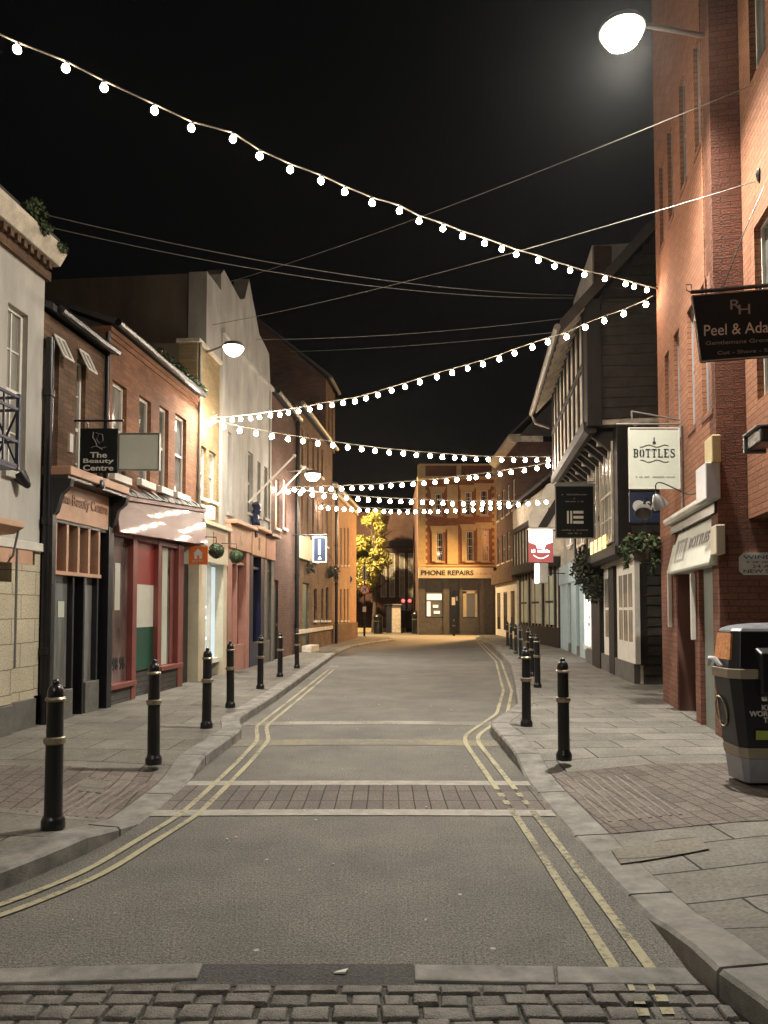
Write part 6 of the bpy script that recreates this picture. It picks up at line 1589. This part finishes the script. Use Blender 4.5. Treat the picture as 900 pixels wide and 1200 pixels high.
C_ = [(246, 496.5), (262, 500), (281, 505), (300, 508), (318.5, 511.6), (337.5, 514.7), (355, 517), (372.5, 520), (390, 522), (407.5, 524.5), (423.7, 526.5), (439.5, 528.4), (456, 530.6), (472.7, 531.6), (488, 533.4), (504, 534.4), (518.4, 535.7), (533, 536.7), (544, 537.5), (558, 538.2), (572.3, 538.7), (588, 539), (602, 539.5), (615.5, 539.3), (629, 539.3), (642.4, 539.3)]
festoon(C_, (-3.58, 15.7), (4.9, 21.2), .052, 'third string of festoon bulbs, falling gently from left wall to jettied house')
D_ = [(321.7, 574), (333, 573.7), (345, 574), (355, 574.4), (365, 574), (376.7, 573.4), (388, 573.4), (400.4, 573), (412.4, 572.4), (424, 572), (435, 571.5), (447, 570.9), (458, 569.3), (471, 568.6), (484, 567.6), (497, 566.6), (509.7, 565.3), (523.3, 564), (535.3, 562.3), (550, 560.5), (558, 559.7), (572, 558), (586.4, 556), (599, 553.6), (614.5, 551.5), (629.3, 549), (642.4, 546)]
festoon(D_, (-3.3, 21.9), (4.95, 21.6), .056, 'fourth string of festoon bulbs, rising slightly towards the right')
E_ = [(337.6, 576.4), (352, 578.3), (366, 580), (379.6, 581.5), (392.3, 582.7), (405.8, 583.7), (419.5, 585), (431.7, 586), (444.5, 586.6), (457, 587.6), (469.6, 588), (482, 588.6), (495, 589), (506, 589.3), (519, 590), (530.4, 590.4), (543, 590.6), (554.2, 590.6), (565.7, 590.4), (574.6, 589.9), (585, 590.4), (596, 590.6), (607.4, 591.4), (619, 590.6), (630, 589.6), (640, 588.6)]
festoon(E_, (-3.1, 23.2), (5.9, 26.0), .062, 'fifth string of festoon bulbs, nearly level across the street')
F_ = [(376, 595), (384.5, 595.7), (394.3, 596.4), (403.3, 597), (412, 597.4), (421, 598), (431, 598.2), (440, 598.5), (450, 599.6), (458, 600), (468, 600), (478, 600), (487, 600), (497, 599.8), (504, 600), (513.3, 599.6), (523.5, 599.3), (533.5, 598.8), (544, 598.5), (554.5, 598), (564.7, 597), (575, 596), (585.6, 595), (596, 594), (607, 592)]
festoon(F_, (-2.7, 28.6), (6.7, 36.0), .068, 'farthest and lowest string of festoon bulbs')

# ------------------------------------------------------------------ street lamps
def spot(par, p, power, colr, size=.15, ang=168, blend=.6, aim=None):
    l = bpy.data.lights.new('lamp_light', 'SPOT'); l.energy = power * LAMP; l.color = colr; l.shadow_soft_size = size; l.spot_size = R(ang); l.spot_blend = blend if ang > 150 else 1.0
    o = bpy.data.objects.new('lamp_light', l); col.objects.link(o)
    if par: o.parent = par; o.location = Vector(p) - WORLD[par.name]
    else: o.location = p
    if aim: o.rotation_euler = (Vector(aim) - Vector(p)).to_track_quat('-Z', 'Y').to_euler()
    return o
def street_lamp(p, wallp, power, lab, rad=.2, colr=(1.0, .86, .60), glow='lamp_glow', aim=None, ang=168):
    p = Vector(p); t = thing('street_lamp', wallp, lab, 'street lamp')
    m = MB(); m.tube([wallp, p + Vector((0, 0, rad * .45))], .028, 8); m.build('bracket_arm', 'metal_grey', t)
    m = MB(); m.lathe([(rad * 1.08, -.01), (rad * 1.1, .02), (rad * .9, rad * .35), (rad * .4, rad * .55), (.02, rad * .6)], p, 24); m.build('canopy', 'metal_grey', t)
    m = MB(); m.lathe([(.002, -rad * .85), (rad * .4, -rad * .8), (rad * .75, -rad * .55), (rad * .95, -rad * .22), (rad * 1.0, -.012)], p, 24); m.build('bowl', glow, t)
    spot(t, p + Vector((0, 0, -rad * .98)), power, colr, .12, ang=ang, aim=aim); return t
c_l = (1.0, .95, .84)
p = PY(729, 36, 8.6); street_lamp(p, FR.pt(rx(838), p.z + .1), 3300, 'big bright street lamp on an arm from the brick block, top right', .25, c_l, aim=(.3, 7.7, 0), ang=146)
p = PY(273.5, 407, 15.2); street_lamp(p, FL.pt(16.0, p.z + .15), 1700, 'street lamp on the tall white building at left', .21, c_l, ang=149, aim=(-1.2, 15.5, 0))
p = PY(366.5, 556, 23.5); street_lamp(p, FL.pt(23.8, p.z + .15), 1700, 'small far street lamp over the left pavement', .25, c_l, ang=149, aim=(-.2, 25, 0))
street_lamp((-2.9, -2.6, 7.6), FL.pt(-2.6, 7.7), 850, 'unseen street lamp added behind the viewpoint to light the foreground', .22, c_l)  # fill lamp added out of view for the foreground
# sodium lamps around the junction
def sodium(p, power, lab, aim=None, ang=170, colr=(1.0, .56, .21)):
    p = Vector(p); t = thing('street_lamp', (p.x, p.y, 0), lab, 'street lamp')
    m = MB(); m.tube([(p.x, p.y + .6, 0), (p.x, p.y + .6, p.z + .2), (p.x, p.y, p.z + .25)], .07, 8, .04); m.build('column', 'metal_grey', t)
    m = MB(); m.box(p.x - .16, p.x + .16, p.y - .35, p.y + .35, p.z + .08, p.z + .26); m.build('canopy', 'metal_grey', t, bevel=.04)
    m = MB(); m.box(p.x - .13, p.x + .13, p.y - .3, p.y + .3, p.z + .0, p.z + .078); m.build('bowl', 'sodium_glow', t)
    spot(t, p + Vector((0, 0, -.08)), power, colr, .15, ang=ang, aim=aim)
sodium((-3.9, 48.6, 9.6), 11500, 'orange sodium lamp hidden behind the left corner building', aim=(.8, 51.5, 4.5), ang=160, colr=(1.0, .70, .36))
sodium((7.6, 46.3, 7.6), 15000, 'orange sodium lamp round the right hand corner', aim=(-1.0, 39.5, .5), ang=128)
# pub glow, wall lamps
def gooseneck(wp, hp, lab, direction, mat='black_paint', r_=.1, up=.12):
    t = thing('gooseneck_lamp', wp, lab, 'wall lamp'); wp, hp = Vector(wp), Vector(hp); d = Vector(direction).normalized()
    mid = wp.lerp(hp, .55) + Vector((0, 0, up * .35)); tp = hp - d * .12 + Vector((0, 0, up * .6))
    pts = [wp, wp.lerp(hp, .3) + Vector((0, 0, -.01)), mid, tp + Vector((0, 0, .03)), hp - d * .06]
    # smooth the neck
    for _ in range(3):
        q_ = [pts[0]]
        for a_, b_ in zip(pts, pts[1:]): q_ += [a_.lerp(b_, .25), a_.lerp(b_, .75)]
        pts = q_ + [pts[-1]]
    m = MB(); m.tube(pts, .009, 6); m.build('neck', 'black_iron', t)
    M_ = d.to_track_quat('Z', 'Y').to_matrix()
    m = MB(); m.lathe([(.02, -.12), (.04, -.10), (r_ * .75, -.03), (r_, .08), (r_ * .96, .08), (r_ * .7, -.02), (.02, -.08)], hp, 16, M_); m.build('shade', mat, t)
    return t
q_ = FL.px(12, 545); gooseneck(FL.pt(FL.sx(11), FL.yrow(FL.sx(11), 545)), PY(27, 562, FL.pt(FL.sx(16), 0, .2).y), 'black gooseneck lamp under the balcony on the cream house', (-.5, -.2, .75), 'black_paint', .09)
hp = PY(772, 588, 10.2); gooseneck(FR.pt(rx(826), FR.yrow(rx(826), 576)), hp, 'silver gooseneck lamp over the slanted shop fascia', (.45, .2, -.7), 'metal_grey', .11, .3)
hp = PY(754, 598, 11.4); gooseneck(FR.pt(11.9, hp.z + .1), hp, 'dull gooseneck lamp beside the flower basket', (-.2, -.5, -.6), 'metal_grey', .13, .2)
p = PY(699, 660, 18.2); t = thing('festoon_bulb', p, 'single violet bulb under the jetty', 'lamp')
m = MB(); m.lathe([(.05 * math.sin(math.pi * k / 7) + .001, -.04 * math.cos(math.pi * k / 7)) for k in range(8)], p, 12); m.build('bulb', 'purple_glow', t)
m = MB(); m.tube([p + Vector((0, 0, .04)), p + Vector((.1, .1, .4))], .008, 5); m.build('cable', 'wire_black', t)
# floodlight at right edge
s_, z_ = FR2.px(893, 520, .1); t = thing('floodlight', FR2.pt(s_, z_), 'black and silver floodlight on the overhanging brick wall', 'floodlight')
m = MB(); m.fb(FR2, s_ - .1, s_ + .35, z_ - .05, z_ + .1, .03, .22); m.build('housing', 'black_paint', t, bevel=.02)
m = MB(); m.fb(FR2, s_ - .12, s_ + .37, z_ + .1, z_ + .125, .0, .26); m.fb(FR2, s_ - .14, s_ - .11, z_ - .08, z_ + .12, .02, .25); m.build('visor', 'metal_grey', t, bevel=.01)
# scrap of paper on the repair patch
p = G(400, 1142); t = MB(); t.hexa([(p.x - .035, p.y - .008, .008), (p.x + .02, p.y - .012, .008), (p.x + .03, p.y + .012, .008), (p.x - .02, p.y + .008, .008), (p.x - .035, p.y - .008, .012), (p.x + .02, p.y - .012, .018), (p.x + .03, p.y + .012, .022), (p.x - .02, p.y + .008, .012)])
tag(t.build('paper_scrap', 'letter_pale', loc=(p.x, p.y, 0)), 'crumpled white scrap on the dark asphalt repair', 'litter')

m = MB()
for k in range(38):
    y_ = random.uniform(3.6, 14); x_ = random.uniform(kx(QL, y_) + .1, kx(QR, y_) - .1); s_ = random.uniform(.004, .010); a_ = random.uniform(0, 3.1)
    u = Vector((math.cos(a_), math.sin(a_), 0)) * s_; v = Vector((-math.sin(a_), math.cos(a_), 0)) * s_ * random.uniform(.3, .8); c_ = Vector((x_, y_, .013))
    m.hexa([c_ - u - v - Vector((0, 0, .006)), c_ + u - v - Vector((0, 0, .006)), c_ + u + v - Vector((0, 0, .006)), c_ - u + v - Vector((0, 0, .006)), c_ - u - v, c_ + u - v, c_ + u + v, c_ - u + v])
tag(m.build('grit', 'letter_pale'), 'scattered pale grit and litter flecks on the road', 'grit', kind='stuff')
# ------------------------------------------------------------------ added mist volume standing in for lens glow
hm = bpy.data.materials.new('glow_mist'); hm.use_nodes = True; ht = hm.node_tree; ht.nodes.clear()
ho = ht.nodes.new('ShaderNodeOutputMaterial'); hv = ht.nodes.new('ShaderNodeVolumePrincipled')
hv.inputs['Color'].default_value = (.95, .95, .93, 1); hv.inputs['Density'].default_value = 0.0002; hv.inputs['Anisotropy'].default_value = 0.86
ht.links.new(hv.outputs[0], ho.inputs['Volume']); MATS['glow_mist'] = hm
m = MB(); m.box(-230, 230, -62, 332, -1, 16); tag(m.build('glow_mist', 'glow_mist'), 'thin added mist in place of lens glow round the lamps', kind='stuff')
